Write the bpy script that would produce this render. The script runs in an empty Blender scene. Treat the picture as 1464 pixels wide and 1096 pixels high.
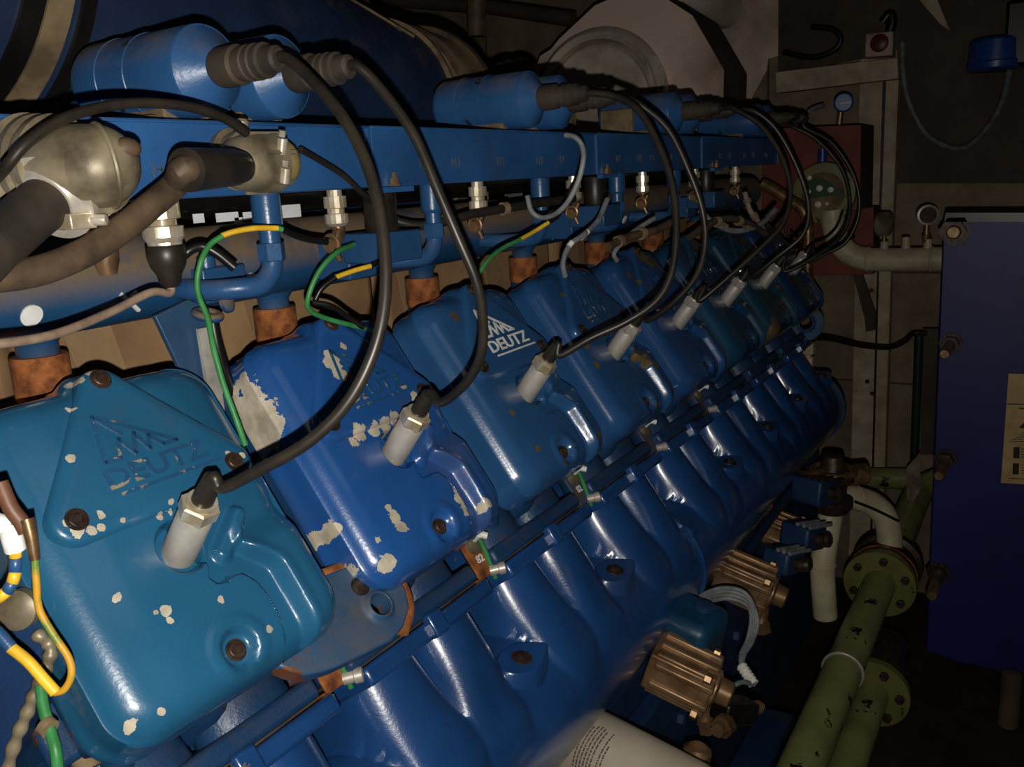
import bpy, bmesh, math, random
from mathutils import Vector, Matrix
random.seed(7)
PI = math.pi
SC = bpy.context.scene
COL = SC.collection
# ------------------------------------------------------------------ camera model (photo 1464 x 1096)
# axes: X runs along the engine (away), Y out towards the aisle, Z up.  Blender's own Y is -Y (mirrored on build).
F, CX, CY = 1250.0, 732.0, 548.0
CAM = Vector((-.38085, .52913, 1.59482))
RX = Vector((.5206, -.2223, .8243)); RY = Vector((.8520, .0736, -.5183)); RZ = Vector((-.0545, -.9722, -.2277))
def _ortho():
    global RX, RY, RZ
    RX = RX.normalized(); RY = (RY - RX*RX.dot(RY)).normalized()
    z = RX.cross(RY); z = z if z.dot(RZ) > 0 else -z
    RZ = z.normalized()
_ortho()
def ray(px, py):
    c = Vector(((px-CX)/F, (py-CY)/F, 1.0))
    return Vector((RX.dot(c), RY.dot(c), RZ.dot(c)))
def D(px, py, z): return CAM + ray(px, py)*z                      # a point at a known distance
def onp(px, py, n, p0):
    r = ray(px, py); return CAM + r*(n.dot(Vector(p0)-CAM)/n.dot(r))
def XP(px, py, x): return onp(px, py, Vector((1,0,0)), (x,0,0))
def YP(px, py, y): return onp(px, py, Vector((0,1,0)), (0,y,0))
def ZP(px, py, z): return onp(px, py, Vector((0,0,1)), (0,0,z))
AL = math.radians(55)
T = Vector((0, math.cos(AL), -math.sin(AL))); N = Vector((0, math.sin(AL), math.cos(AL)))   # down the cover, out of the cover
P0 = Vector((0,0,1.35))
def cov(x, t, n, k=0): return P0 + Vector((x+.25*k,0,0)) + T*t + N*n
def lc(px, py, k, n=0):
    q = onp(px, py, N, P0+N*n)-P0; return (q.x-.25*k, -q.dot(T))
def W(p): return Vector((p[0], -p[1], p[2]))

# ------------------------------------------------------------------ mesh builder
def perp(d):
    d = Vector(d).normalized()
    a = Vector((0,0,1)) if abs(d.z) < .9 else Vector((1,0,0))
    u = d.cross(a).normalized(); return u, d.cross(u).normalized()
def spline(pts, sub=6):
    pts = [Vector(p) for p in pts]
    if len(pts) < 3: return pts
    P = [pts[0]*2-pts[1]] + pts + [pts[-1]*2-pts[-2]]
    out = []
    for i in range(1, len(P)-2):
        a,b,c,d = P[i-1:i+3]
        for j in range(sub):
            s = j/sub
            out.append(.5*((2*b)+(c-a)*s+(2*a-5*b+4*c-d)*s*s+(3*b-a-3*c+d)*s**3))
    out.append(pts[-1]); return out
class MB:
    def __init__(s): s.v = []; s.f = []
    def add(s, vs, fs):
        o = len(s.v); s.v += [Vector(v) for v in vs]; s.f += [tuple(i+o for i in f) for f in fs]; return s
    def box(s, c, d, ax=None):
        ax = ax or (Vector((1,0,0)), Vector((0,1,0)), Vector((0,0,1)))
        c = Vector(c); vs = []
        for i in (-1,1):
            for j in (-1,1):
                for k in (-1,1): vs.append(c + ax[0]*(i*d[0]/2) + ax[1]*(j*d[1]/2) + ax[2]*(k*d[2]/2))
        return s.add(vs, [(0,1,3,2),(4,6,7,5),(0,4,5,1),(2,3,7,6),(0,2,6,4),(1,5,7,3)])
    def bb(s, a, b): return s.box([(a[i]+b[i])/2 for i in range(3)], [abs(b[i]-a[i]) for i in range(3)])
    def ring_loft(s, rings, cap=True, closed=True):
        n = len(rings[0]); vs = [v for r in rings for v in r]; fs = []
        for i in range(len(rings)-1):
            for j in range(n if closed else n-1):
                k = (j+1) % n; fs.append((i*n+j, i*n+k, (i+1)*n+k, (i+1)*n+j))
        if cap: fs.append(tuple(range(n-1,-1,-1))); fs.append(tuple((len(rings)-1)*n+j for j in range(n)))
        return s.add(vs, fs)
    def tube(s, pts, r, n=12, sub=6, cap=True):
        pts = spline(pts, sub) if sub else [Vector(p) for p in pts]
        m = len(pts); rr = r if callable(r) else (lambda q: r)
        t0 = (pts[1]-pts[0]).normalized(); u, w = perp(t0); rings = []
        for i, p in enumerate(pts):
            t = (pts[min(i+1,m-1)]-pts[max(i-1,0)]).normalized()
            u = (u - t*u.dot(t)).normalized(); w = t.cross(u); q = rr(i/(m-1))
            rings.append([p + u*(q*math.cos(2*PI*j/n)) + w*(q*math.sin(2*PI*j/n)) for j in range(n)])
        return s.ring_loft(rings, cap)
    def lathe(s, p, d, prof, n=32, cap=True):
        p = Vector(p); d = Vector(d).normalized(); u, w = perp(d)
        return s.ring_loft([[p + d*h + u*(max(r,1e-5)*math.cos(2*PI*j/n)) + w*(max(r,1e-5)*math.sin(2*PI*j/n)) for j in range(n)] for h, r in prof], cap)
    def prism(s, poly, vec):
        poly = [Vector(p) for p in poly]; vec = Vector(vec)
        return s.ring_loft([poly, [p+vec for p in poly]])
    def ball(s, c, r, n=16, m=10):
        rr = r if hasattr(r, '__len__') else (r,r,r); c = Vector(c)
        return s.ring_loft([[c + Vector((rr[0]*math.sin(PI*(i+.02)/(m+.04))*math.cos(2*PI*j/n), rr[1]*math.sin(PI*(i+.02)/(m+.04))*math.sin(2*PI*j/n), rr[2]*math.cos(PI*(i+.02)/(m+.04)))) for j in range(n)] for i in range(m+1)])
    def torus(s, c, d, R, r, n=32, m=10):
        c = Vector(c); d = Vector(d).normalized(); u, w = perp(d); rings = []
        for i in range(n+1):
            a = 2*PI*i/n; e = u*math.cos(a)+w*math.sin(a)
            rings.append([c + e*(R + r*math.cos(2*PI*j/m)) + d*(r*math.sin(2*PI*j/m)) for j in range(m)])
        return s.ring_loft(rings, False)
    def build(s, name, mat, parent=None, o=None, bevel=0, ang=38, local=False, flip=False):
        o = Vector(o) if o is not None else (ORG.get(parent.name, Vector((0,0,0))) if parent else Vector((0,0,0)))
        me = bpy.data.meshes.new(name)
        vs = s.v if local else [W(v-o) for v in s.v]
        me.from_pydata([tuple(v) for v in vs], [], s.f)
        b = bmesh.new(); b.from_mesh(me)
        bmesh.ops.remove_doubles(b, verts=b.verts, dist=1e-6)
        bmesh.ops.recalc_face_normals(b, faces=b.faces)
        if flip: bmesh.ops.reverse_faces(b, faces=b.faces)
        b.to_mesh(me); b.free()
        for p in me.polygons: p.use_smooth = True
        me.set_sharp_from_angle(angle=math.radians(ang))
        me.materials.append(mat)
        ob = bpy.data.objects.new(name, me); COL.objects.link(ob)
        if parent: ob.parent = parent
        else: ob.location = W(o)
        ORG[ob.name] = o
        if bevel:
            m = ob.modifiers.new('bevel', 'BEVEL'); m.width = bevel; m.segments = 2; m.limit_method = 'ANGLE'; m.angle_limit = math.radians(40)
            m.harden_normals = False
        return ob
ORG = {}
def tag(o, label, cat, group=None):
    o['label'] = label; o['category'] = cat
    if group: o['group'] = group
    return o
def thing(name, label, cat, o, group=None, rot=None):
    e = bpy.data.objects.new(name, None); COL.objects.link(e); e.location = W(o); e.empty_display_size = .02
    if rot: e.rotation_euler = rot
    ORG[e.name] = Vector(o); return tag(e, label, cat, group)
def struct(o): o['kind'] = 'structure'; return o
def dup(root, delta, label=None):
    def cp(o, par):
        c = o.copy(); COL.objects.link(c)
        if par: c.parent = par
        for ch in o.children: cp(ch, c)
        return c
    c = cp(root, None); c.location = Vector(root.location) + W(delta)
    if label: c['label'] = label
    ORG[c.name] = ORG[root.name] + Vector(delta)
    return c

# ------------------------------------------------------------------ materials
def srgb(r, g, b): return tuple(((c/255)/12.92 if c/255 <= .04045 else ((c/255+.055)/1.055)**2.4) for c in (r,g,b))
class NT:
    def __init__(s, name):
        s.m = bpy.data.materials.new(name); s.m.use_nodes = True; s.t = s.m.node_tree; s.t.nodes.clear()
        s.out = s.n('ShaderNodeOutputMaterial'); s.b = s.n('ShaderNodeBsdfPrincipled'); s.l(s.b.outputs[0], s.out.inputs[0])
        s.tc = s.n('ShaderNodeTexCoord'); s.geo = None
    def n(s, t, **k):
        x = s.t.nodes.new(t)
        for a, v in k.items(): setattr(x, a, v)
        return x
    def l(s, a, b): s.t.links.new(a, b)
    def vec(s, seed=0):
        m = s.n('ShaderNodeMapping'); s.l(s.tc.outputs['Object'], m.inputs[0]); m.inputs[1].default_value = (seed*1.7, seed*.9, seed*2.3); return m.outputs[0]
    def noise(s, vec, scale, detail=4, rough=.55):
        x = s.n('ShaderNodeTexNoise'); s.l(vec, x.inputs['Vector']); x.inputs['Scale'].default_value = scale; x.inputs['Detail'].default_value = detail; x.inputs['Roughness'].default_value = rough; return x
    def rng(s, v, a, b, c=0., d=1.):
        x = s.n('ShaderNodeMapRange'); s.l(v, x.inputs[0])
        for i, q in enumerate((a,b,c,d)): x.inputs[i+1].default_value = q
        return x.outputs[0]
    def math(s, op, a, b=None):
        x = s.n('ShaderNodeMath', operation=op)
        for i, q in enumerate((a, b)):
            if q is None: continue
            if hasattr(q, 'is_output'): s.l(q, x.inputs[i])
            else: x.inputs[i].default_value = q
        return x.outputs[0]
    def mix(s, f, a, b):
        x = s.n('ShaderNodeMix', data_type='RGBA')
        for i, q in ((0, f), (6, a), (7, b)):
            if hasattr(q, 'is_output'): s.l(q, x.inputs[i])
            else: x.inputs[i].default_value = q if i == 0 else (*q, 1)
        return x.outputs[2]
    def mixf(s, f, a, b):
        x = s.n('ShaderNodeMix', data_type='FLOAT')
        for i, q in ((0, f), (2, a), (3, b)):
            if hasattr(q, 'is_output'): s.l(q, x.inputs[i])
            else: x.inputs[i].default_value = q
        return x.outputs[0]
    def nz(s):
        g = s.n('ShaderNodeNewGeometry'); x = s.n('ShaderNodeSeparateXYZ'); s.l(g.outputs['Normal'], x.inputs[0]); return x.outputs[2]
    def bump(s, h, strength, dist=.002):
        x = s.n('ShaderNodeBump'); s.l(h, x.inputs['Height']); x.inputs['Strength'].default_value = strength; x.inputs['Distance'].default_value = dist
        s.l(x.outputs[0], s.b.inputs['Normal'])
    def set(s, k, v):
        if hasattr(v, 'is_output'): s.l(v, s.b.inputs[k])
        else: s.b.inputs[k].default_value = (*v, 1) if hasattr(v, '__len__') else v
def paint(name, col, rough=.3, seed=0, chips=0, blobs=(), chipcol=srgb(140,125,100), dust=0, dustcol=srgb(120,98,70), cs=28, var=.25, coat=0., coatr=.14, bump=.25, dirt=.35, metal=0., bamp=.022, dz=(.15,.8)):
    t = NT(name); v = t.vec(seed)
    n1 = t.noise(v, 9, 5)
    c = t.mix(t.rng(n1.outputs[0], .3, .7), tuple(x*(1-var) for x in col), tuple(min(1, x*(1+var)) for x in col))
    r = t.mixf(t.rng(n1.outputs[0], .3, .7), rough*.9, rough*1.15)
    if dirt:
        n3 = t.noise(v, 5, 8, .65); d = t.rng(n3.outputs[0], .58, .75, 0, dirt)
        c = t.mix(d, c, tuple(x*.45 for x in dustcol)); r = t.mixf(d, r, .6)
    m = None
    if chips:
        n2 = t.noise(v, cs, 6, .6); m = t.rng(n2.outputs[0], .78-chips, .79-chips)
    if blobs:
        nv = t.noise(v, 60, 6, .65)
        sub = t.n('ShaderNodeVectorMath', operation='SUBTRACT'); t.l(nv.outputs['Color'], sub.inputs[0]); sub.inputs[1].default_value = (.5,.5,.5)
        sc = t.n('ShaderNodeVectorMath', operation='SCALE'); t.l(sub.outputs[0], sc.inputs[0]); sc.inputs['Scale'].default_value = bamp
        ad = t.n('ShaderNodeVectorMath', operation='ADD'); t.l(t.tc.outputs['Object'], ad.inputs[0]); t.l(sc.outputs[0], ad.inputs[1])
        mu = t.n('ShaderNodeVectorMath', operation='MULTIPLY'); t.l(ad.outputs[0], mu.inputs[0]); mu.inputs[1].default_value = (1,1,0)
        for bx, by, br in blobs:
            ds = t.n('ShaderNodeVectorMath', operation='DISTANCE'); t.l(mu.outputs[0], ds.inputs[0]); ds.inputs[1].default_value = (bx, by, 0)
            q = t.math('LESS_THAN', ds.outputs['Value'], br); m = q if m is None else t.math('MAXIMUM', m, q)
    if m is not None:
        cc = t.mix(t.rng(t.noise(v, 60, 3).outputs[0], .35, .65), tuple(x*.6 for x in chipcol), chipcol)
        c = t.mix(m, c, cc); r = t.mixf(m, r, .55)
    if dust:
        nn = t.noise(v, 22, 6, .65); d = t.math('MULTIPLY', t.rng(t.nz(), *dz), t.rng(nn.outputs[0], .55-.35*dust, .75-.25*dust, 0, min(1, .35+dust*.65)))
        c = t.mix(d, c, dustcol); r = t.mixf(d, r, .9)
    t.set('Base Color', c); t.set('Roughness', r); t.set('Coat Weight', coat); t.set('Metallic', metal); t.set('Coat Roughness', coatr)
    if bump:
        h = t.noise(v, 330, 2); 
        hh = t.math('SUBTRACT', h.outputs[0], t.math('MULTIPLY', m, .8)) if m is not None else h.outputs[0]
        t.bump(hh, bump, .0008)
    return t.m
def mottled(name, a, b, scale=20, rough=.6, metal=0, bump=.3, lo=.35, hi=.65, seed=0, detail=6, spec=.5):
    t = NT(name); v = t.vec(seed); n = t.noise(v, scale, detail, .6)
    t.set('Base Color', t.mix(t.rng(n.outputs[0], lo, hi), a, b)); t.set('Roughness', rough); t.set('Metallic', metal); t.set('Specular IOR Level', spec)
    if bump: t.bump(n.outputs[0], bump, .001)
    return t.m
M = {}
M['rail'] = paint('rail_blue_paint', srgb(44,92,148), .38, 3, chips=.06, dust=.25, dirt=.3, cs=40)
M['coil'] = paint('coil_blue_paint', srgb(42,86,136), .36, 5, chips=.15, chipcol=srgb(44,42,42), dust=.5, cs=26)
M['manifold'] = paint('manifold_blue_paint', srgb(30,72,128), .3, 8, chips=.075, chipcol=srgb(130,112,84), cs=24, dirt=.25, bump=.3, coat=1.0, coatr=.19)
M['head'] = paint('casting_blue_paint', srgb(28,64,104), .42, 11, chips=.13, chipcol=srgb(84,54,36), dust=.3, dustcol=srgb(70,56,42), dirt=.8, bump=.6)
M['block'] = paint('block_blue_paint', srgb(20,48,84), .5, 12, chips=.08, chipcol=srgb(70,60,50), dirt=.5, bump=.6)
M['pipe'] = paint('pipe_blue_paint', srgb(32,76,118), .4, 13, chips=.07, dust=1.0, dustcol=srgb(122,102,76), dirt=.2, dz=(-.35,.35))
M['fit'] = paint('fitting_blue_paint', srgb(40,80,124), .3, 14, chips=.05, dust=.1, dirt=.2)
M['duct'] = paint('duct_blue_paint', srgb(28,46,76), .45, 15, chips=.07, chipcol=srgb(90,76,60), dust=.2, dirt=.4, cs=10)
M['eye'] = paint('eye_blue_paint', srgb(52,84,118), .4, 16, chips=.2, chipcol=srgb(118,70,38), dust=.5, dustcol=srgb(90,78,62), dirt=.5, cs=18)
M['rubber'] = mottled('black_rubber', srgb(30,27,23), srgb(48,42,35), 30, .4, 0, .15)
M['rubbermatte'] = mottled('dusty_rubber', srgb(40,35,29), srgb(68,58,46), 25, .7, 0, .3)
M['hose'] = mottled('dusty_hose', srgb(58,46,34), srgb(98,78,58), 30, .6, 0, .3)
M['steel'] = mottled('bare_steel', srgb(170,162,152), srgb(210,202,190), 40, .42, .4, .1)
M['sleeve'] = mottled('grey_sleeve', srgb(182,176,168), srgb(204,197,188), 60, .5, .35, .05)
M['nickel'] = mottled('nickel_plate', srgb(200,180,140), srgb(240,232,215), 60, .28, .6, .05)
M['dustymetal'] = mottled('dusty_aluminium', srgb(92,82,64), srgb(160,148,122), 22, .45, .3, .5)
M['dusty'] = mottled('dust_coat', srgb(88,74,54), srgb(140,120,90), 24, .85, 0, .4)
M['rust'] = mottled('rust', srgb(92,46,20), srgb(172,104,52), 60, .9, 0, .8)
M['boltdark'] = mottled('oily_bolt', srgb(34,27,23), srgb(80,62,50), 90, .45, .4, .3)
M['lag'] = mottled('tan_lagging', srgb(132,100,68), srgb(172,138,98), 7, .8, 0, .25)
M['laglt'] = mottled('pale_lagging_strap', srgb(140,112,80), srgb(172,142,106), 9, .8, 0, .25)
M['black'] = mottled('black_plastic', srgb(14,13,12), srgb(26,24,22), 20, .35, 0, .1)
M['white'] = mottled('white_paint', srgb(225,225,220), srgb(250,250,248), 40, .5, 0, .1)
M['foil'] = mottled('bright_label', srgb(238,238,245), srgb(255,255,255), 30, .3, .0, .1)
M['green'] = mottled('green_insulation', srgb(44,118,58), srgb(66,146,82), 50, .45, 0, .1)
M['yellow'] = mottled('yellow_insulation', srgb(205,160,30), srgb(235,190,50), 50, .45, 0, .1)
M['tancable'] = mottled('tan_cable', srgb(120,100,84), srgb(160,138,118), 50, .6, 0, .15)
M['greycable'] = mottled('grey_cable', srgb(92,96,100), srgb(132,136,138), 50, .5, 0, .15)
M['cream'] = mottled('cream_pipe_paint', srgb(176,164,130), srgb(216,204,172), 14, .45, 0, .2)
M['greenpipe'] = paint('green_pipe_paint', srgb(140,142,86), .4, 21, chips=.16, chipcol=srgb(30,28,20), dirt=.5, cs=22, dustcol=srgb(70,66,40))
M['greendk'] = paint('green_flange_paint', srgb(112,112,56), .5, 22, chips=.14, chipcol=srgb(40,34,20), dirt=.5, dustcol=srgb(60,52,30))
M['brass'] = mottled('dirty_brass', srgb(92,70,48), srgb(165,132,96), 30, .38, .6, .3)
M['cast'] = mottled('brown_alloy', srgb(120,92,64), srgb(170,138,104), 22, .4, .5, .3)
M['lagwhite'] = mottled('sheet_cladding', srgb(128,102,84), srgb(224,200,184), 2.2, .6, .05, .2, .4, .6, seed=4)
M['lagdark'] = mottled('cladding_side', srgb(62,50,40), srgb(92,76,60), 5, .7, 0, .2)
M['galv'] = mottled('galvanised', srgb(180,168,152), srgb(225,212,196), 9, .45, .1, .15)
M['wood'] = mottled('weathered_white_wood', srgb(176,154,126), srgb(222,202,172), 12, .8, 0, .4)
M['red'] = mottled('faded_red_paint', srgb(112,46,32), srgb(140,64,46), 8, .6, 0, .2)
M['darkred'] = mottled('red_knob', srgb(84,24,22), srgb(110,34,30), 30, .4, 0, .1)
M['cab'] = mottled('deep_blue_paint', srgb(20,22,84), srgb(28,32,108), 4, .5, 0, .12)
M['paper'] = mottled('sticker_paper', srgb(176,146,96), srgb(200,172,122), 20, .7, 0, .05)
M['ink'] = mottled('black_ink', srgb(16,14,14), srgb(24,22,20), 20, .6, 0, 0)
M['inkgrey'] = mottled('printed_text', srgb(80,76,70), srgb(96,92,84), 20, .7, 0, 0)
M['filter'] = mottled('cream_filter_can', srgb(176,164,144), srgb(206,194,174), 6, .35, 0, .05)
M['lampblue'] = mottled('blue_plastic', srgb(26,66,136), srgb(34,80,156), 20, .35, 0, .05)
M['pcb'] = mottled('green_board', srgb(22,58,34), srgb(34,78,46), 20, .5, 0, .1)
M['dial'] = mottled('dial_face', srgb(150,140,120), srgb(170,160,140), 20, .4, 0, 0)
M['decal'] = mottled('white_decal', srgb(215,215,205), srgb(245,245,238), 90, .4, 0, .05)
M['wornedge'] = mottled('worn_edge', srgb(64,74,78), srgb(120,112,96), 70, .5, .2, .2, detail=3)
M['earth'] = mottled('brown_lug', srgb(90,58,40), srgb(120,80,58), 30, .5, 0, .1)
def shaded():  # cladding mottled brown by noise; darkening towards the aisle is painted-in shade
    t = NT('painted_shade_cladding'); v = t.vec(4); n = t.noise(v, 5, 6, .6); s = t.n('ShaderNodeSeparateXYZ'); t.l(t.tc.outputs['Object'], s.inputs[0])
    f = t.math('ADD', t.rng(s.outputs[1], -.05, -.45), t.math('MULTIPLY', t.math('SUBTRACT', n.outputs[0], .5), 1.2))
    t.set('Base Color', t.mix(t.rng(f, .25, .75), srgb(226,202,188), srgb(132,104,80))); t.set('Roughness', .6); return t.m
M['shaded'] = shaded()
def wall_mat():
    t = NT('concrete_block'); v = t.vec(); b = t.n('ShaderNodeTexBrick')
    mp = t.n('ShaderNodeMapping'); t.l(t.tc.outputs['Object'], mp.inputs[0]); mp.inputs[2].default_value = (0, PI/2, PI/2) 
    sx = t.n('ShaderNodeSeparateXYZ'); t.l(t.tc.outputs['Object'], sx.inputs[0]); cb = t.n('ShaderNodeCombineXYZ')
    ad = t.math('ADD', sx.outputs[0], sx.outputs[1]); t.l(ad, cb.inputs[0]); t.l(sx.outputs[2], cb.inputs[1])
    t.l(cb.outputs[0], b.inputs['Vector']); b.inputs['Scale'].default_value = 1; b.inputs['Brick Width'].default_value = .8; b.inputs['Row Height'].default_value = .4; b.inputs['Mortar Size'].default_value = .004
    b.inputs['Color1'].default_value = (*srgb(176,156,132),1); b.inputs['Color2'].default_value = (*srgb(152,134,112),1); b.inputs['Mortar'].default_value = (*srgb(96,82,66),1)
    n = t.noise(v, 7, 6, .6); t.set('Base Color', t.mix(t.rng(n.outputs[0], .3, .7, 0, .6), b.outputs['Color'], srgb(58,46,30))); t.set('Roughness', .9)
    t.bump(t.noise(v, 90, 3).outputs[0], .5, .002); return t.m
M['wall'] = wall_mat()
M['floor'] = mottled('oily_concrete', srgb(40,36,30), srgb(70,62,52), 6, .6, 0, .3)
M['ceil'] = mottled('dark_sheet_ceiling', srgb(34,27,20), srgb(52,42,32), 4, .8, 0, .2)
# ------------------------------------------------------------------ rocker covers
HX, TA, TB, CR = .106, -.145, .116, .034
def outline(dl, n=480):
    """rounded rectangle inset by dl, as (x, t) points"""
    x1 = HX-dl; a = TA+dl; b = TB-dl; r = max(CR-dl, .0015); r = min(r, x1)
    x1 = max(x1, r+1e-4)
    cs = [((x1-r, b-r), 0), ((-x1+r, b-r), PI/2), ((-x1+r, a+r), PI), ((x1-r, a+r), 1.5*PI)]
    segs = []
    for i, ((cx, cy), a0) in enumerate(cs):
        for j in range(13): segs.append((cx+r*math.cos(a0+j/12*PI/2), cy+r*math.sin(a0+j/12*PI/2)))
    segs.append(segs[0])
    L = [0]
    for p, q in zip(segs, segs[1:]): L.append(L[-1]+math.dist(p, q))
    # resample by the uninset outline's own fractions so rings line up
    return segs, L
FR = None
def ring(dl, n=480):
    global FR
    segs, L = outline(dl)
    if FR is None:
        s0, L0 = segs, L; tot = L0[-1]; FR = []
        j = 0
        for i in range(n):
            g = i/n*tot
            while L0[j+1] < g: j += 1
            FR.append((j, (g-L0[j])/max(1e-9, L0[j+1]-L0[j])))
    out = []
    for j, f in FR:
        p, q = segs[j], segs[j+1]; x, t = p[0]+(q[0]-p[0])*f, p[1]+(q[1]-p[1])*f
        if t < TA+.05: 
            g = math.exp(-(x/.019)**4); t -= .012*g*max(0, 1-dl/.03)
        out.append((x, t))
    return out
SHELF = [(-.004,-.014),(.004,.012),(.0055,.020),(.005,.027),(.001,.033),(.004,.039),(.013,.0415),(.020,.0395),(.027,.041),(.034,.051),(.037,.063),(.037,.080),(.034,.096),(.028,.14),(.2,.14),(.2,-.03),(.02,-.03)]
def sd_poly(x, t, P):
    d = 1e9; ins = False; n = len(P)
    for i in range(n):
        ax, ay = P[i]; bx, by = P[(i+1)%n]
        ex, ey = bx-ax, by-ay; k = max(0, min(1, ((x-ax)*ex+(t-ay)*ey)/(ex*ex+ey*ey)))
        d = min(d, math.hypot(x-ax-ex*k, t-ay-ey*k))
        if (ay > t) != (by > t) and x < (bx-ax)*(t-ay)/(by-ay)+ax: ins = not ins
    return -d if ins else d
def ss(a, b, x):
    k = max(0, min(1, (x-a)/(b-a))); return k*k*(3-2*k)
def relief(x, t):
    h = 0
    if -.06 < x < .11 and -.06 < t < .13:
        edge = ss(.0016, -.0030, sd_poly(x, t, SHELF))
        rim = .066-.022*ss(.05, .015, t)                       # crest of the outer ridge
        ramp = ss(rim-.011, rim-.001, x)*ss(-.004, .03, t) + ss(.016, -.03, t)*(1-ss(-.004, .03, t))
        h -= .012*edge*(1-min(1, ramp)); h += edge*(.0022*math.exp(-((x-rim)/.007)**2)*ss(.0, .03, t))
        h -= .010*ss(.022, .017, math.hypot(x+.005, t-.003))
        ax, ay, bx, by = .050,-.001,.027,.019; ex, ey = bx-ax, by-ay
        k = ((x-ax)*ex+(t-ay)*ey)/(ex*ex+ey*ey); kk = max(0, min(1, k)); d = math.hypot(x-ax-ex*kk, t-ay-ey*kk)
        h += .011*ss(.0105, .003, d)*(1-.4*kk)
        h -= .007*ss(.017, .010, math.hypot(x+.006, t-.088)); h += .0012*ss(.009, .002, abs(math.hypot(x+.006, t-.088)-.019))
    h -= .008*ss(.04, .1, x)*ss(.03, -.06, t) + .004*ss(-.05, -.1, x)
    return h
def cover_mesh():
    prof = [(.004,-.056),(-.0015,-.056),(-.0015,-.050),(0,-.047),(.001,-.036)]
    R = .026
    for i in range(9):
        a = i/8*PI/2; prof.append((.001+R*(1-math.cos(a)), -R+R*math.sin(a)))
    m = 110
    for i in range(1, m+1): prof.append((.001+R+(.1055-.001-R)*i/m, 0))
    rings = []
    for dl, n in prof:
        rings.append([(x, -t, n+relief(x, t)*(1 if n > -.02 else 0)) for x, t in ring(dl)])
    b = MB(); b.ring_loft(rings, True); return b
def rounded_poly(P, r, seg=8):
    out = []; n = len(P)
    c = Vector((sum(p[0] for p in P)/n, sum(p[1] for p in P)/n))
    for i in range(n):
        p = Vector(P[i]); d0 = (p-Vector(P[i-1])).normalized(); d1 = (Vector(P[(i+1)%n])-p).normalized()
        a0 = math.atan2(-d0.x, d0.y); a1 = math.atan2(-d1.x, d1.y)
        # outward normals (for ccw polygons the outward normal is (dy,-dx))
        n0 = math.atan2(-d0.x, d0.y); n1 = math.atan2(-d1.x, d1.y)
        while n1 < n0: n1 += 2*PI
        for j in range(seg+1):
            a = n0+(n1-n0)*j/seg; out.append((p.x+r*math.cos(a), p.y+r*math.sin(a)))
    return out
TRI = [(0,.129),(-.067,.043),(.067,.043)]     # local x, y (y is up the slope)
def emblem_plate_mesh():
    b = MB(); rings = []
    for r, z in ((.020,-.008),(.0185,.0015),(.0165,.0042),(.0135,.0054),(.008,.0056)):
        rings.append([(x, y, z) for x, y in rounded_poly(TRI, r)])
    b.ring_loft(rings, True); return b
def text_mb(s, size, ext, x0, y0, z0, shear=0., width=None):
    cu = bpy.data.curves.new('txt', 'FONT'); cu.body = s; cu.size = size; cu.extrude = ext; cu.shear = shear; cu.resolution_u = 3; cu.offset = size*.018
    o = bpy.data.objects.new('txt', cu); me = bpy.data.meshes.new_from_object(o)
    vs = [v.co.copy() for v in me.vertices]; xs = [v.x for v in vs]; k = width/(max(xs)-min(xs)) if width else 1
    mx = min(xs); b = MB(); b.add([(x0+(v.x-mx)*k, y0+v.y, z0+v.z) for v in vs], [tuple(p.vertices) for p in me.polygons])
    bpy.data.objects.remove(o); bpy.data.curves.remove(cu); bpy.data.meshes.remove(me); return b
def stroke(b, p, q, w, z, h):
    d = Vector((q[0]-p[0], q[1]-p[1], 0)); l = d.length; d.normalize(); u = Vector((-d.y, d.x, 0))
    b.box(((p[0]+q[0])/2, (p[1]+q[1])/2, z), (l+w*.6, w, h), (d, u, Vector((0,0,1))))
def logo_mesh(z, h):
    b = text_mb('DEUTZ', .0215, h/2, -.036, .053, z, 0, .086)
    stroke(b, (-.030,.0475), (.056,.0475), .0022, z, h)
    # mountain of slanted strokes above the word
    for p, q in (((-.030,.0735),(-.022,.110)),((-.022,.110),(.031,.0735)),((-.030,.0735),(-.018,.0735)),((.019,.0735),(.031,.0735)),
                 ((-.018,.0735),(-.012,.088)),((-.012,.088),(-.005,.0735)),((-.005,.0735),(.001,.089)),((.001,.089),(.007,.0735)),((.007,.0735),(.011,.084)),((.011,.084),(.019,.0735)),
                 ((-.022,.110),(-.008,.091))):
        stroke(b, p, q, .0030, z, h)
    return b
def socket_bolt(b, x, y, z, r=.0066, h=.0034):
    b.lathe((x,y,z), (0,0,1), [(0,r*1.25),(.0006,r*1.25),(.0008,r),(h-.0006,r),(h,r*.9),(h,r*.55),(h-.0022,r*.5)], 18)
ROT = (AL, 0, 0)
wornp = paint('worn_relief_paint', srgb(34,80,118), .4, 77, chips=.2, chipcol=srgb(150,138,120), cs=70, dirt=.6)
cm = cover_mesh(); pm = emblem_plate_mesh()
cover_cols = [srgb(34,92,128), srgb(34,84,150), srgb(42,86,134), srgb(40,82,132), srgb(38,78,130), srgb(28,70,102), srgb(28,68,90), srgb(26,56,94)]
cover_lab = ['nearest teal rocker cover with bare raised triangle emblem and few paint chips',
 'rocker cover with large tan patches of flaked paint, second from the camera',
 'blue rocker cover with crisp white lettering and mountain emblem on its triangle',
 'blue rocker cover just behind the one with white lettering',
 'fifth rocker cover from the camera, scuffed brown around its triangle',
 'sixth rocker cover from the camera, dark blue with one long highlight',
 'seventh rocker cover from the camera, with a tan worn streak on its lower edge',
 'farthest rocker cover of the row, beside the far lifting eye']
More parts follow.
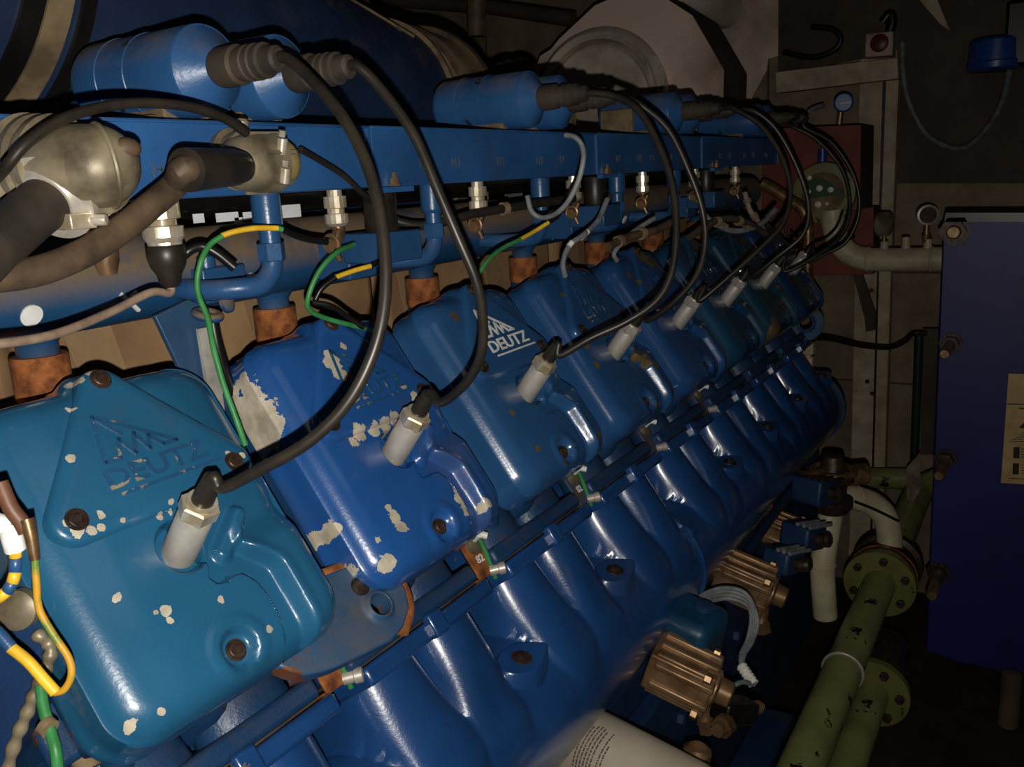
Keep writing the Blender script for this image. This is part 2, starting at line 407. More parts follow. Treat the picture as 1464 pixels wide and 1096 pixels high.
blobs = {0: [lc(x,y,0)+(r,) for x,y,r in ((238,874,.0045),(245,887,.0025),(222,877,.002),(168,853,.003),(316,858,.0028),(198,1030,.0038),(234,1014,.003),(384,899,.0025),(100,585,.0025),(140,740,.003),(97,660,.003),(170,747,.002),(228,740,.0025),(244,733,.002),(212,565,.0015),(94,752,.0035),(108,764,.004),(126,762,.0035),(140,757,.003),(344,655,.003),(322,654,.003),(306,690,.003),(290,697,.0025),(240,722,.0025),(108,543,.004),(125,537,.003),(138,548,.003))],
 1: [lc(x,y,1,-.012)+(r,) for x,y,r in ((348,535,.012),(358,555,.014),(372,575,.015),(388,598,.014),(396,620,.012),(404,645,.010),(378,640,.009),(410,675,.010),(425,695,.010),(418,712,.007))]
  + [lc(x,y,1)+(r,) for x,y,r in ((472,522,.010),(482,540,.008),(468,512,.006),(497,742,.007),(490,735,.005),(512,618,.007),(505,630,.005),(548,608,.008),(535,615,.006),(560,600,.006),(565,738,.006),(572,752,.0065),(556,725,.004),(544,770,.003),(590,570,.005),(572,558,.004),(600,580,.005),(495,775,.009),(480,770,.009),(475,790,.011),(515,792,.008),(525,805,.010),(560,800,.009),(650,695,.006),(660,712,.008),(668,728,.008),(680,738,.006),(694,720,.007),(487,500,.004),(412,588,.003))],
 2: [(-.09,.04,.005),(-.055,-.07,.004),(-.055,.112,.006),(.075,-.095,.007),(-.02,-.1,.005),(-.06,-.02,.004)],
 3: [(-.07,.02,.006),(-.075,-.01,.006),(.05,-.02,.013),(.062,-.035,.011),(.075,-.05,.009),(-.05,.1,.004),(.01,-.1,.004)],
 4: [(-.07,.1,.006),(-.06,.085,.005),(.02,.12,.02),(.05,.1,.016),(.0,.13,.016),(-.07,-.11,.005)],
 5: [(.0,.12,.012),(-.06,-.02,.004)], 6: [(-.085,-.1,.016),(-.08,-.085,.010),(.02,.1,.01)], 7: [(.01,.1,.008)]}
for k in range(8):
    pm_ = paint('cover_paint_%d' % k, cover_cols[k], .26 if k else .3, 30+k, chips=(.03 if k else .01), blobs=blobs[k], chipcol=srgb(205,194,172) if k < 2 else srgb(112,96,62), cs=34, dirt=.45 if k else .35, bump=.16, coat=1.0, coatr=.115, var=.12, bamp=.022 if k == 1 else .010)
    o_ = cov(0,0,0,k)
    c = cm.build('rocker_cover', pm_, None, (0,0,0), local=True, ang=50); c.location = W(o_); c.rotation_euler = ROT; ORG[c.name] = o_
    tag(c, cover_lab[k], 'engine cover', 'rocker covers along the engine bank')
    p = pm.build('emblem_plate', pm_, c, local=True, ang=50)
    emat = M['decal'] if k == 2 else (wornp if k in (0,1,3) else pm_)
    lg = logo_mesh(.0056, .0012 if k == 2 else .0016).build('emblem', emat, p, local=True, ang=20)
    if k == 2: lg['label'] = 'white printed lettering and mountain mark'
    for x, y in ((0,.137),(-.068,.042),(.067,.041)):
        b = MB(); socket_bolt(b, x, y, .0052); b.build('bolt', M['boltdark'], c, local=True)
    b = MB(); socket_bolt(b, -.006, -.088, -.0068); b.build('bolt', M['boltdark'], c, local=True)

# ------------------------------------------------------------------ cylinder heads under the covers
def hbox(b, x0, x1, t0, t1, n0, n1, k):
    return b.box(cov((x0+x1)/2, (t0+t1)/2, (n0+n1)/2, k), (x1-x0, t1-t0, n1-n0), (Vector((1,0,0)), T, N))
head_lab = ['blue cylinder head casting under the nearest teal cover', 'blue cylinder head casting under the badly flaked cover', 'blue cylinder head casting under the white lettered cover',
 'blue cylinder head casting under the fourth cover', 'blue cylinder head casting under the fifth cover', 'blue cylinder head casting under the sixth cover', 'blue cylinder head casting under the seventh cover', 'blue cylinder head casting under the farthest cover']
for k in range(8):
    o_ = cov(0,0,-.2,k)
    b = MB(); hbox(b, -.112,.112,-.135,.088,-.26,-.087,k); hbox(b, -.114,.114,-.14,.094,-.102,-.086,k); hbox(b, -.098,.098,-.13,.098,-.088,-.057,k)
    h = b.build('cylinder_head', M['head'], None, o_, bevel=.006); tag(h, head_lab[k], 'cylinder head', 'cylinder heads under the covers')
    # intake port casting, lower flange half, studs
    b = MB()
    for s in (-.052,.052):
        b.ring_loft([[cov(s+rx*math.cos(a), .07+q*.08, -.135+rn*math.sin(a), k) for a in [2*PI*i/20 for i in range(20)]] for q, rx, rn in ((0,.04,.03),(.4,.043,.033),(.8,.047,.032),(1,.048,.031))])
    b.build('intake_port', M['head'], h)
    b = MB(); hbox(b, -.105,.105,.138,.158,-.166,-.098,k); b.build('port_flange', M['head'], h, bevel=.005)
    b = MB(); hbox(b, -.103,.103,.157,.160,-.164,-.106,k); b.build('gasket', M['hose'], h)
    for x in (-.1,-.035,.035,.1):
        b = MB(); q = cov(x, .092, -.125 + (.012 if abs(x) < .05 else 0), k); b.lathe(q, T, [(-.01,.012),(.008,.012),(.008,.008),(.018,.0075),(.02,.005)], 6); b.build('nut', M['head' if abs(x) < .05 else 'boltdark'], h)
    b = MB(); b.tube([cov(-.07,.093,-.095,k), cov(-.065,.115,-.115,k), cov(-.06,.13,-.15,k)], .012); b.build('oil_gallery_rib', M['head'], h)
    b = MB(); b.tube([cov(.02,.093,-.1,k), cov(.018,.11,-.115,k), cov(.015,.12,-.15,k)], .016); b.build('oil_gallery_rib', M['head'], h)

# ------------------------------------------------------------------ ignition coils on the rail
COILS = [.112,.190,.614,.692,1.108,1.186,1.608,1.686]
def coil(x):
    o_ = Vector((x,-.10,1.655)); z = 1.690; r = .0345
    t = thing('ignition_coil', '', 'ignition coil', o_, 'ignition coils on top of the rail')
    b = MB(); b.lathe((x,-.178,z), (0,1,0), [(0,.012),(.0,r*.80),(.003,r*.92),(.010,r),(.036,r),(.0365,r*1.02),(.040,r*1.02),(.0405,r),(.072,r),(.0725,r*1.02),(.076,r*1.02),(.0765,r),(.132,r),(.1335,r*.985)], 48, True)
    b.build('can', M['coil'], t)
    b = MB(); b.lathe((x,-.0455,z), (0,1,0), [(0,r*.985),(.001,r*.96),(.014,.0165),(.016,.0145)], 48); b.build('cone_end', M['coil'], t)
    b = MB(); b.bb((x-.022,-.16,1.6525), (x+.022,-.075,1.668)); b.bb((x-.032,-.15,1.6525),(x+.032,-.13,1.659)); b.bb((x-.032,-.10,1.6525),(x+.032,-.08,1.659)); b.build('mounting_block', M['dusty'], t, bevel=.002)
    for dy in (-.14,-.09):
        b = MB(); b.lathe((x+.028,dy,1.657), (0,0,1), [(0,.006),(.006,.006),(.007,.004)], 6); b.build('screw', M['nickel'], t)
    return t
c0 = coil(COILS[0])
coil_lab = ['nearest blue ignition coil can, above the large dusty plug', 'blue ignition coil can half hidden behind the nearest one', 'third blue ignition coil can, in front of the insulated turbo housing',
 'fourth blue ignition coil can, tucked right behind the third', 'fifth blue ignition coil can, at the right edge of the turbo housing', 'sixth blue ignition coil can, close behind the fifth', 'seventh blue ignition coil can, near the far rail end', 'last blue ignition coil can at the far rail end']
c0['label'] = coil_lab[0]
for i in range(1, 8): dup(c0, (COILS[i]-COILS[0], 0, 0), coil_lab[i])

# ------------------------------------------------------------------ ignition leads
LEADS = [
 [(440,108),(492,170),(528,245),(547,330),(551,420),(535,500),(497,575),(440,632),(370,672),(318,697)],
 [(540,122),(590,190),(625,270),(655,340),(680,400),(690,450),(688,505),(668,545),(632,575)],
 [(880,138),(915,160),(945,215),(962,270),(967,330),(960,390),(938,430),(895,460),(845,483),(800,508)],
 [(915,150),(955,185),(985,245),(1004,300),(1008,350),(995,395),(960,435),(925,458)],
 [(1050,156),(1088,180),(1118,225),(1130,275),(1120,318),(1090,352),(1045,393),(1000,430)],
 [(1080,160),(1112,188),(1142,245),(1156,295),(1148,335),(1110,368),(1075,395)],
 [(1130,178),(1168,200),(1205,245),(1215,300),(1200,340),(1160,370),(1122,388)],
 [(1150,182),(1190,205),(1222,255),(1228,305),(1210,345),(1180,363),(1155,374)]]
lead_lab = ['black ignition lead arching from the nearest coil to the nearest cover', 'black ignition lead curving down onto the badly flaked cover', 'black ignition lead sweeping down to the white lettered cover',
 'black ignition lead running to the plug of the fourth cover', 'black ignition lead running to the plug of the fifth cover', 'black ignition lead running to the plug of the sixth cover',
 'black ignition lead looping out wide to the seventh cover', 'outermost black ignition lead looping to the farthest cover']
dirp = (N - T*.32).normalized()
for k in range(8):
    base = cov(-.005,.006,-.012,k); x = COILS[k]; z = 1.690
    t = thing('ignition_lead', lead_lab[k], 'ignition cable', base, 'ignition leads from coils to spark plugs')
    L = lambda h: base + dirp*h
    b = MB(); b.lathe(base, dirp, [(0,.0128),(.001,.0132),(.045,.0130),(.047,.0122)], 28); b.build('plug_sleeve', M['sleeve'], t)
    b = MB(); b.lathe(L(.046), dirp, [(0,.0138),(.0015,.0146),(.011,.0146),(.0125,.0132),(.0125,.010)], 6); b.lathe(L(.058), dirp, [(0,.0115),(.003,.011)], 24); b.build('hex_nut', M['nickel'] if k < 3 else M['steel'], t, ang=20)
    # rubber boot at the coil
    b = MB(); b.lathe((x,-.030,z), (0,1,0), [(0,.0142),(.004,.0155),(.022,.0150),(.024,.0125),(.030,.0122),(.031,.0135),(.034,.0135),(.035,.0122),(.038,.0122),(.039,.0135),(.042,.0135),(.043,.0122),(.046,.0122),(.047,.0130),(.050,.0130),(.051,.0105),(.062,.0095),(.064,.007)], 24)
    b.build('coil_boot', M['rubbermatte'], t)
    p0 = Vector((x,.028,z)); p1 = L(.06)
    zc = lambda p: (Vector(p)-CAM).dot(Vector((RX.z,RY.z,RZ.z)))
    z0, z1 = zc(p0), zc(p1); n = len(LEADS[k]); pts = [p0, p0+Vector((0,.012,-.0005))]
    for i, (px, py) in enumerate(LEADS[k]):
        s = (i+1)/(n+1); bul = .045*4*s*(1-s)
        pts.append(D(px, py, z0+(z1-z0)*s - bul))
    pts += [L(.085), p1]
    b = MB(); b.tube(pts, .0043, 14, 8); b.build('cable', M['rubber'], t)
    b = MB(); b.tube([p1-dirp*.004, L(.072), L(.084)], lambda q: .0085-.002*q, 16, 4); b.build('plug_boot', M['rubber'], t)

# ------------------------------------------------------------------ wiring rail
RAILS = [(-.32,.306,'blue wiring rail section nearest the camera, carrying the big plugs'), (.309,.812,'second blue wiring rail section, under the second coil pair'), (.815,1.262,'third blue wiring rail section, towards the far end'), (1.265,1.79,'farthest blue wiring rail section')]
YF, ZB, ZT = -.052, 1.5935, 1.652
for i, (a, b_, lab) in enumerate(RAILS):
    b = MB(); b.bb((a,-.17,ZB),(b_,YF,ZT)); b.bb((a,-.172,ZT-.002),(b_,YF+.002,ZT+.001))
    r = b.build('wiring_rail', M['rail'], None, (a,-.11,ZB), bevel=.002); tag(r, lab, 'rail', 'wiring rail sections')
    b = MB(); b.bb((b_-.004,-.168,ZB+.001),(b_+.0005,YF+.0022,ZT-.001)); b.build('end_lip', M['rail'], r)
    # worn stencilled tally strokes on the face
    b = MB()
    for j in range(5 if i else 2):
        x = a+.05+(b_-a-.1)*((j*.618+.21*i) % 1)
        for q in range(3): b.bb((x+q*.007,YF,1.611),(x+q*.007+.0012,YF+.0005,1.621))
        b.bb((x+.003,YF,1.6155),(x+.012,YF+.0005,1.6165))
    b.build('stencil_mark', M['wornedge'], r)
# ------------------------------------------------------------------ coolant manifold pipe with stubs
PY_, PZ, PR = -.18, 1.527, .039
mp = MB().lathe((-.45,PY_,PZ), (1,0,0), [(0,PR),(2.42,PR)], 40).build('coolant_pipe', M['pipe'], None, (.8,PY_,PZ)); tag(mp, 'blue dusty coolant pipe running along the engine below the rail', 'pipe')
for px, py in ((45,451),(358,400),(585,369),(793,337),(893,314)):
    # a paint dot lies on the pipe skin where the photo shows it
    r = ray(px, py); best = None
    d2 = Vector((0, r.y, r.z)); o2 = Vector((0, CAM.y-PY_, CAM.z-PZ)); A = d2.dot(d2); B = 2*o2.dot(d2); C_ = o2.dot(o2)-PR*PR; q = B*B-4*A*C_
    if q < 0: continue
    p = CAM + r*((-B-math.sqrt(q))/(2*A)); nrm = Vector((0, p.y-PY_, p.z-PZ)).normalized()
    b = MB(); b.lathe(p-nrm*.001, nrm, [(0,.009 if px < 100 else .0075),(.0018,.009 if px < 100 else .0075),(.0022,.006)], 18); b.build('paint_dot', M['white'], mp)
def skin(px, py):
    r = ray(px, py); d2 = Vector((0, r.y, r.z)); o2 = Vector((0, CAM.y-PY_, CAM.z-PZ)); A = d2.dot(d2); B = 2*o2.dot(d2); q = max(0, B*B-4*A*(o2.dot(o2)-PR*PR))
    return CAM + r*((-B-math.sqrt(q))/(2*A))
b = MB()
for a_, c_ in (((172,420),(182,428)),((188,433),(198,443)),((186,424),(195,417))): b.tube([skin(*a_), skin(*c_)], .0022, 6, 0)
b.build('paint_cross', M['white'], mp)
for k in range(8):
    x = .016+.25*k*1.045
    b = MB(); b.lathe((x,PY_,PZ-PR+.004), (0,0,-1), [(0,.022),(.008,.0165),(.04,.016)], 24); b.build('stub', M['pipe'], mp)
    o_ = Vector((x,PY_,1.37)); t = thing('hose_coupling', ['rusty pipe coupling at the lower left, behind the nearest cover','rusty pipe coupling behind the flaked cover','rusty pipe coupling behind the white lettered cover','tall rusty pipe coupling behind the fourth cover','rusty pipe coupling behind the fifth cover','rusty pipe coupling behind the sixth cover','rusty pipe coupling behind the seventh cover','rusty pipe coupling behind the farthest cover'][k], 'coupling', o_, 'couplings under the coolant pipe')
    b = MB(); b.lathe((x,PY_,1.475), (0,0,-1), [(0,.0172),(0,.0215),(.003,.0225),(.034,.0225),(.038,.021)], 28); b.build('rusty_collar', M['rust'], t)
    b = MB(); b.lathe((x,PY_,1.438), (0,0,-1), [(0,.021),(.02,.0215),(.03,.026),(.075,.03)], 28); b.build('head_neck', M['head'], t)

# black conduit with bright labels behind the pipe
cd = MB().lathe((-.45,-.215,1.592), (1,0,0), [(0,.020),(2.2,.020)], 20).build('conduit', M['black'], None, (.6,-.215,1.592)); tag(cd, 'glossy black conduit behind the blue rail with bright labels', 'conduit')
for px, py, w in ((284,312,.010),(325,310,.022),(341,317,.008),(356,309,.012)):
    p = YP(px, py, -.196); b = MB(); b.box(p, (w*1.3,.001,.009)); b.build('label_tape', M['foil'], cd)
fw = MB()
for px, py, w, h in ((415,300,.030,.020),(735,285,.05,.018),(690,283,.03,.018)):
    p = YP(px, py, -.2); fw.box(p, (w,.002,h))
    b = MB(); b.box(p, (w,.002,h)); o = b.build('foil_tag', M['foil'] if px == 415 else M['greycable'], None, p); tag(o, {415:'crumpled silver foil tag behind the nearest blue elbow',735:'pale green tag under the second rail section',690:'small pale tag beside the pale green one'}[px], 'tag')

# ------------------------------------------------------------------ lagging panels behind the pipe
for i in range(5):
    x0 = -.45+.5*i
    b = MB(); b.bb((x0,-.62,1.16),(x0+.495,-.262,1.52))
    lg = b.build('lagging_panel', M['lag'], None, (x0+.25,-.44,1.16), bevel=.02); tag(lg, ['tan insulation panel at the lower left behind the nearest cover','tan insulation panel behind the flaked cover','tan insulation panel behind the fourth cover','tan insulation panel behind the sixth cover','tan insulation panel at the far end of the row'][i], 'insulation panel', 'tan insulation panels behind the heads')
    b = MB()
    for s in (.1,.32): b.prism([(x0+s,-.2605,1.18),(x0+s+.05,-.2605,1.18),(x0+s-.02,-.2605,1.51),(x0+s-.07,-.2605,1.51)], (0,-.004,0))
    b.build('strap', M['laglt'], lg)

# ------------------------------------------------------------------ cable glands, elbows, rubber mounts under the rail
def gland(x, lab, y=-.076, elbow=True):
    o_ = Vector((x,y,ZB)); t = thing('cable_gland', lab, 'cable gland', o_, 'nickel cable glands under the rail')
    b = MB(); pr = [(0,.0075),(.006,.0075),(.006,.0112)]
    b.lathe(o_, (0,0,-1), pr+[(.017,.0112),(.018,.0085),(.023,.0085)], 14, True); b.build('gland_body', M['nickel'], t, ang=20)
    b = MB(); b.lathe(o_+Vector((0,0,-.022)), (0,0,-1), [(0,.008),(.001,.0115),(.010,.0115),(.013,.008)], 14); b.build('gland_nut', M['nickel'], t, ang=20)
    if elbow:
        q = o_+Vector((0,0,-.033)); b = MB(); b.tube([q, q+Vector((0,.001,-.008)), q+Vector((-.010,.003,-.017)), q+Vector((-.020,.004,-.02))], .0066, 12); b.build('gland_elbow', M['brass'], t)
        b = MB(); e = q+Vector((-.014,.003,-.018)); b.torus(e, (1,-.1,.1), .0085, .002, 18, 8); b.lathe(e+Vector((0,.008,.006)), (0,.5,1), [(0,.0028),(.008,.0028)], 8); b.lathe(e+Vector((-.001,.006,-.008)), (0,.5,-1), [(0,.0028),(.010,.0024)], 8); b.build('hose_clip', M['brass'], t)
    return t
g0 = gland(.275, 'nickel cable gland under the rail, above the flaked cover')
gl = ['nickel cable gland under the rail, above the white lettered cover','nickel cable gland under the rail, where the thin grey loop ends','nickel cable gland under the rail, above the fifth cover','nickel cable gland under the far rail section','farthest nickel cable gland, at the rail end']
for k in range(1, 6): dup(g0, (.25*k*1.01,0,0), gl[k-1])
p = YP(229,300,-.06); tg = thing('cable_gland', 'large nickel cable gland with black conical boot under the thick dusty hose', 'cable gland', (p.x,-.06,ZB))
b = MB(); q = Vector((p.x,-.06,ZB)); b.lathe(q, (0,0,-1), [(0,.010),(.001,.010),(.001,.0145),(.014,.0145),(.015,.011),(.02,.011)], 18); b.build('gland_body', M['nickel'], tg, ang=20)
b = MB(); b.lathe(q+Vector((0,0,-.019)), (0,0,-1), [(0,.011),(.001,.0155),(.009,.0155),(.013,.013),(.016,.013)], 18); b.build('gland_nut', M['nickel'], tg, ang=20)
b = MB(); b.lathe(q+Vector((0,0,-.034)), (0,0,-1), [(0,.0135),(.002,.015),(.010,.015),(.016,.0135),(.023,.0095),(.029,.0085),(.033,.005)], 24); b.build('boot', M['rubber'], tg)
LGB = q+Vector((0,0,-.065))
p = YP(143,318,-.05); b = MB(); tg = thing('cable_gland', 'nickel cable gland half hidden beneath the large dusty plug', 'cable gland', (p.x,-.05,ZB)); b.lathe((p.x,-.05,ZB), (0,0,-1), [(0,.009),(.004,.009),(.004,.013),(.018,.013),(.020,.010),(.03,.010)], 14); b.build('gland_body', M['nickel'], tg, ang=20)
b = MB(); b.lathe((p.x,-.05,ZB-.03), (0,0,-1), [(0,.008),(.001,.0095),(.01,.009),(.02,.006)], 14); b.build('gland_tail', M['brass'], tg)
def elbow(x, lab):
    o_ = Vector((x,-.081,ZB)); t = thing('pipe_elbow', lab, 'pipe elbow', o_, 'blue pipe elbows below the rail')
    b = MB(); b.tube([o_, o_+Vector((0,0,-.03)), o_+Vector((0,0,-.055)), o_+Vector((-.004,0,-.070)), o_+Vector((-.016,-.003,-.080)), o_+Vector((-.034,-.012,-.081)), o_+Vector((-.05,-.035,-.081)), o_+Vector((-.055,-.075,-.079))], .0095, 16, 6); b.build('bent_pipe', M['fit'], t)
    b = MB(); b.lathe(o_, (0,0,-1), [(0,.013),(.003,.0135),(.028,.0135),(.032,.011)], 20); b.lathe(o_+Vector((0,0,-.043)), (0,0,-1), [(0,.010),(.001,.0125),(.016,.0125),(.018,.010)], 6); b.build('union_nut', M['fit'], t, ang=20)
    return t
e0 = elbow(.19, 'blue pipe elbow below the rail, behind the yellow and green wire')
for k, lab in ((1,'blue pipe elbow below the rail, left of the second long lead'),(2,'blue pipe elbow below the rail, inside the thin grey loop'),(3,'blue pipe elbow below the rail, behind the third pair of leads'),(4,'blue pipe elbow near the far rail end')): dup(e0, (.25*k,0,0), lab)
def mount(x, lab):
    o_ = Vector((x,-.07,1.535)); t = thing('rubber_mount', lab, 'rubber mount', o_, 'black rubber mounts under the rail')
    b = MB(); b.lathe((x,-.07,1.549), (0,0,1), [(0,.0165),(.002,.0175),(.02,.0168),(.04,.0175),(.042,.0165)], 28); b.build('rubber_buffer', M['rubber'], t)
    b = MB(); b.bb((x-.03,-.10,1.518),(x+.03,-.042,1.549)); b.bb((x-.022,-.16,1.50),(x+.022,-.10,1.54)); b.build('blue_bracket', M['fit'], t, bevel=.002)
    b = MB(); b.bb((x-.026,YF-.0005,1.588),(x+.026,YF+.008,1.5935)); b.build('foot_flange', M['rail'], t)
    b = MB(); b.lathe((x,YF+.004,1.594), (0,0,1), [(0,.0065),(.002,.0065),(.002,.0048),(.008,.0048),(.008,.0028),(.014,.0022)], 6); b.build('bolt', M['brass'], t, ang=20)
    return t
m0 = mount(.335, 'rubber mount between rail and pipe, beside the nearest long lead')
dup(m0, (.503,0,0), 'rubber mount at the joint of the second rail section'); dup(m0, (1.0,0,0), 'rubber mount near the far rail section')

# ------------------------------------------------------------------ the two dusty plugs on the rail face
t = thing('large_plug', 'large dusty round plug with clamped sleeve on the rail face', 'plug', YP(60,240,YF))
a = YP(46,240,YF); c = YP(136,238,.000); pd = (c-a).normalized()
b = MB(); b.lathe(a+Vector((0,-.001,0)), (.12,1,0), [(0,.034),(.005,.035),(.007,.031),(.012,.031),(.013,.0335),(.017,.0335),(.018,.030),(.024,.030),(.025,.0325),(.030,.0325),(.031,.028),(.034,.027)], 44); b.build('flange_ring', M['dustymetal'], t)
b = MB(); b.tube([a+Vector((.002,.02,0)), a.lerp(c,.6)+Vector((-.004,.006,0)), c], .0265, 28, 6); b.ball(c, (.0275,.0275,.0265), 28, 16); b.build('elbow_body', M['dustymetal'], t)
b = MB(); b.torus(c+Vector((.004,.004,0)), (1,.35,.1), .0262, .0018, 36, 8); b.build('body_seam', M['dustymetal'], t)
b = MB(); b.ball(c+Vector((.010,.020,.010)), (.010,.008,.007), 14, 8); b.build('dark_patch', M['hose'], t)
s0 = D(90,270,.565); s1 = D(30,318,.53); s2 = D(-60,400,.48); sd = (s1-s0).normalized()
b = MB(); b.tube([c-Vector((0,.0,.004)), s0-sd*.012, s0+sd*.006], .0265, 28, 4); b.build('collar', M['dustymetal'], t)
b = MB(); b.lathe(s0-sd*.004, sd, [(0,.026),(.001,.0285),(.007,.0285),(.008,.027),(.012,.027),(.013,.0282),(.018,.0282),(.019,.022),(.024,.018)], 40); b.build('clamp_band', M['steel'], t)
q = D(112,316,.555); b = MB(); b.box(q, (.018,.012,.010)); b.lathe(q+Vector((.006,.004,0)), (.6,.8,0), [(0,.004),(.010,.004)], 8); b.build('clamp_screw', M['nickel'], t, bevel=.001)
b = MB(); b.tube([s0+sd*.012, s1, s2], lambda q: .0165-.001*q, 28, 6); b.build('smooth_sleeve', M['rubbermatte'], t)
b = MB(); b.lathe(YP(183,213,.008), (1,.5,0), [(0,.0035),(.004,.0035),(.006,.002)], 10); b.build('rivet', M['brass'], t)
t = thing('small_plug', 'smaller dusty plug with domed yellowish cap on the rail face', 'plug', YP(345,230,YF))
a = YP(330,228,YF); ca = Vector((1,.12,0)).normalized(); c = YP(372,233,-.026)
b = MB(); b.lathe(a+Vector((0,-.001,0)), (.1,1,0), [(0,.024),(.005,.025),(.007,.021),(.014,.021),(.016,.023),(.020,.023),(.022,.018)], 32); b.build('flange_ring', M['dustymetal'], t)
b = MB(); b.lathe(c-ca*.030, ca, [(0,.014),(.004,.019),(.014,.022),(.026,.0235),(.036,.0235),(.039,.0245),(.043,.0245),(.044,.021)], 36); b.build('body', M['dustymetal'], t)
b = MB(); b.lathe(c+ca*.0135, ca, [(0,.0195),(.009,.0195),(.015,.016),(.019,.010),(.0205,.004),(.024,.003)], 28); b.build('domed_cap', mottled('yellowed_cap', srgb(128,112,66), srgb(160,144,96), 20, .5, .1), t)
b = MB()
for i in range(6):
    e = i*PI/3+.3; w_ = Vector((0,math.cos(e),math.sin(e))); b.box(c+ca*.002+w_*.0235, (.028,.003,.003), (ca, w_, ca.cross(w_)))
b.build('body_rib', M['dustymetal'], t)
for dz in (.012,-.011):
    b = MB(); q = c+Vector((.004,.0225,dz)); b.lathe(q, (0,.3,1), [(-.006,.0042),(.006,.0042)], 12); b.lathe(q+Vector((0,.001,.007)), (0,.3,1), [(0,.0028),(.005,.0028)], 8); b.build('terminal_screw', M['nickel'], t)
b = MB(); b.lathe(c+Vector((-.024,.010,.0235)), (0,.2,1), [(0,.005),(.008,.005),(.010,.003)], 10); b.build('rivet', M['dustymetal'], t)
h0 = YP(352,238,.000); h1 = YP(266,243,.020)
b = MB(); hd = (h1-h0).normalized(); HL = (h1-h0).length; b.lathe(h0, hd, [(0,.008),(.006,.0115),(.018,.0135),(HL-.002,.0150),(HL,.0150),(HL,.0125)], 28); b.build('rubber_boot', M['rubber'], t)
b = MB(); b.tube([h1-hd*.012, h1+hd*.004, D(250,264,.612), D(215,294,.595), D(170,330,.575), D(115,364,.55), D(50,388,.525), D(-30,398,.50), D(-120,402,.48)], .0092, 18, 8); o = b.build('thick_hose', M['hose'], None, D(200,338,.54)); tag(o, 'thick dusty brown hose from the smaller plug to the left edge', 'hose')
b = MB(); b.tube([D(-60,300,.46), D(0,248,.5), D(40,203,.51), D(100,166,.53), D(180,148,.56), D(260,151,.59), D(318,168,.62), D(352,190,.645)], .0034, 12, 8); o = b.build('thin_cable', M['rubber'], None, D(180,148,.58)); tag(o, 'thin black cable arching over the large dusty plug', 'cable')
b = MB(); b.tube([YP(430,214,-.028), YP(455,228,-.035), YP(490,250,-.035), YP(520,278,-.045), YP(545,300,-.09)], .0028, 12, 8); o = b.build('thin_cable', M['rubber'], None, YP(490,250,-.035)); tag(o, 'thin black cable leaving the domed cap of the smaller plug', 'cable')
b = MB(); b.tube([LGB, LGB+Vector((-.004,.002,-.006)), D(215,418,.665), D(160,445,.63), D(80,477,.58), D(0,491,.54), D(-80,495,.50)], .0032, 12, 8); o = b.build('tan_cable', M['tancable'], None, D(160,445,.63)); tag(o, 'pale tan cable from the conical boot to the left edge', 'cable')
b = MB(); b.tube([D(250,408,.72), D(252,380,.72), D(268,360,.72), D(288,352,.725), D(310,362,.73), D(336,383,.735)], .0042, 12, 8); o = b.build('thin_cable', M['black'], None, D(288,352,.725)); tag(o, 'short black hose bending into the nearest blue elbow', 'hose')

# earth wires (green with yellow sleeve)
def earth_wire(segs, lab, r=.0025):
    o_ = segs[0][1][0]; t = thing('earth_wire', lab, 'wire', o_, 'green and yellow earth wires')
    for m, pts, nm in segs:
        b = MB(); b.tube(pts, r if m != 'black' else r*1.15, 12, 6); b.build(nm, M[m], t)
earth_wire([('black', [D(468,346,.80), D(440,342,.785), D(418,335,.77), D(402,327,.76)], 'black_sheath'), ('green', [D(404,328,.76), D(396,326,.757)], 'green_end'), ('yellow', [D(397,326,.757), D(365,326,.745), D(335,331,.735), D(317,337,.73)], 'yellow_sleeve'),
  ('green', [D(318,337,.73), D(300,350,.725), D(288,372,.72), D(282,400,.72), D(285,425,.72), D(297,455,.72), D(306,500,.715), D(320,550,.715), D(338,600,.715), D(351,636,.72)], 'green_wire')], 'earth wire with yellow sleeve looping down behind the nearest cover')
earth_wire([('green', [D(506,349,.86), D(480,362,.83), D(455,390,.82), D(440,428,.82), D(445,445,.83), D(470,456,.85), D(500,464,.87), D(522,470,.89)], 'green_wire'), ('black', [D(447,432,.84), D(475,438,.85), D(500,455,.87), D(520,468,.88)], 'black_sheath')], 'earth wire curling above the flaked cover')
earth_wire([('black', [D(560,365,.9), D(545,372,.88), D(530,380,.87)], 'black_sheath'), ('yellow', [D(530,380,.87), D(505,387,.86), D(480,396,.85)], 'yellow_sleeve'), ('black', [D(480,396,.85), D(460,412,.845), D(450,430,.845)], 'black_tail')], 'yellow sleeved wire behind the nearest long lead')
earth_wire([('black', [D(806,290,1.08), D(798,308,1.07), D(784,318,1.06)], 'black_sheath'), ('yellow', [D(784,318,1.06), D(765,330,1.05), D(744,342,1.03)], 'yellow_sleeve'), ('green', [D(744,342,1.03), D(718,355,1.0), D(698,372,.98), D(684,392,.97), D(676,410,.97)], 'green_wire')], 'earth wire with yellow sleeve above the white lettered cover')
b = MB(); b.tube([D(808,193,.99), D(822,196,.985), D(832,208,.985), D(834,228,.985), D(827,258,.99), D(812,288,1.0), D(795,305,1.01), D(775,311,1.02), D(760,302,1.02), D(754,280,1.02)], .0031, 12, 8); o = b.build('grey_hose', M['greycable'], None, D(834,228,.985)); tag(o, 'thin grey hose looping down across the second rail section', 'hose')
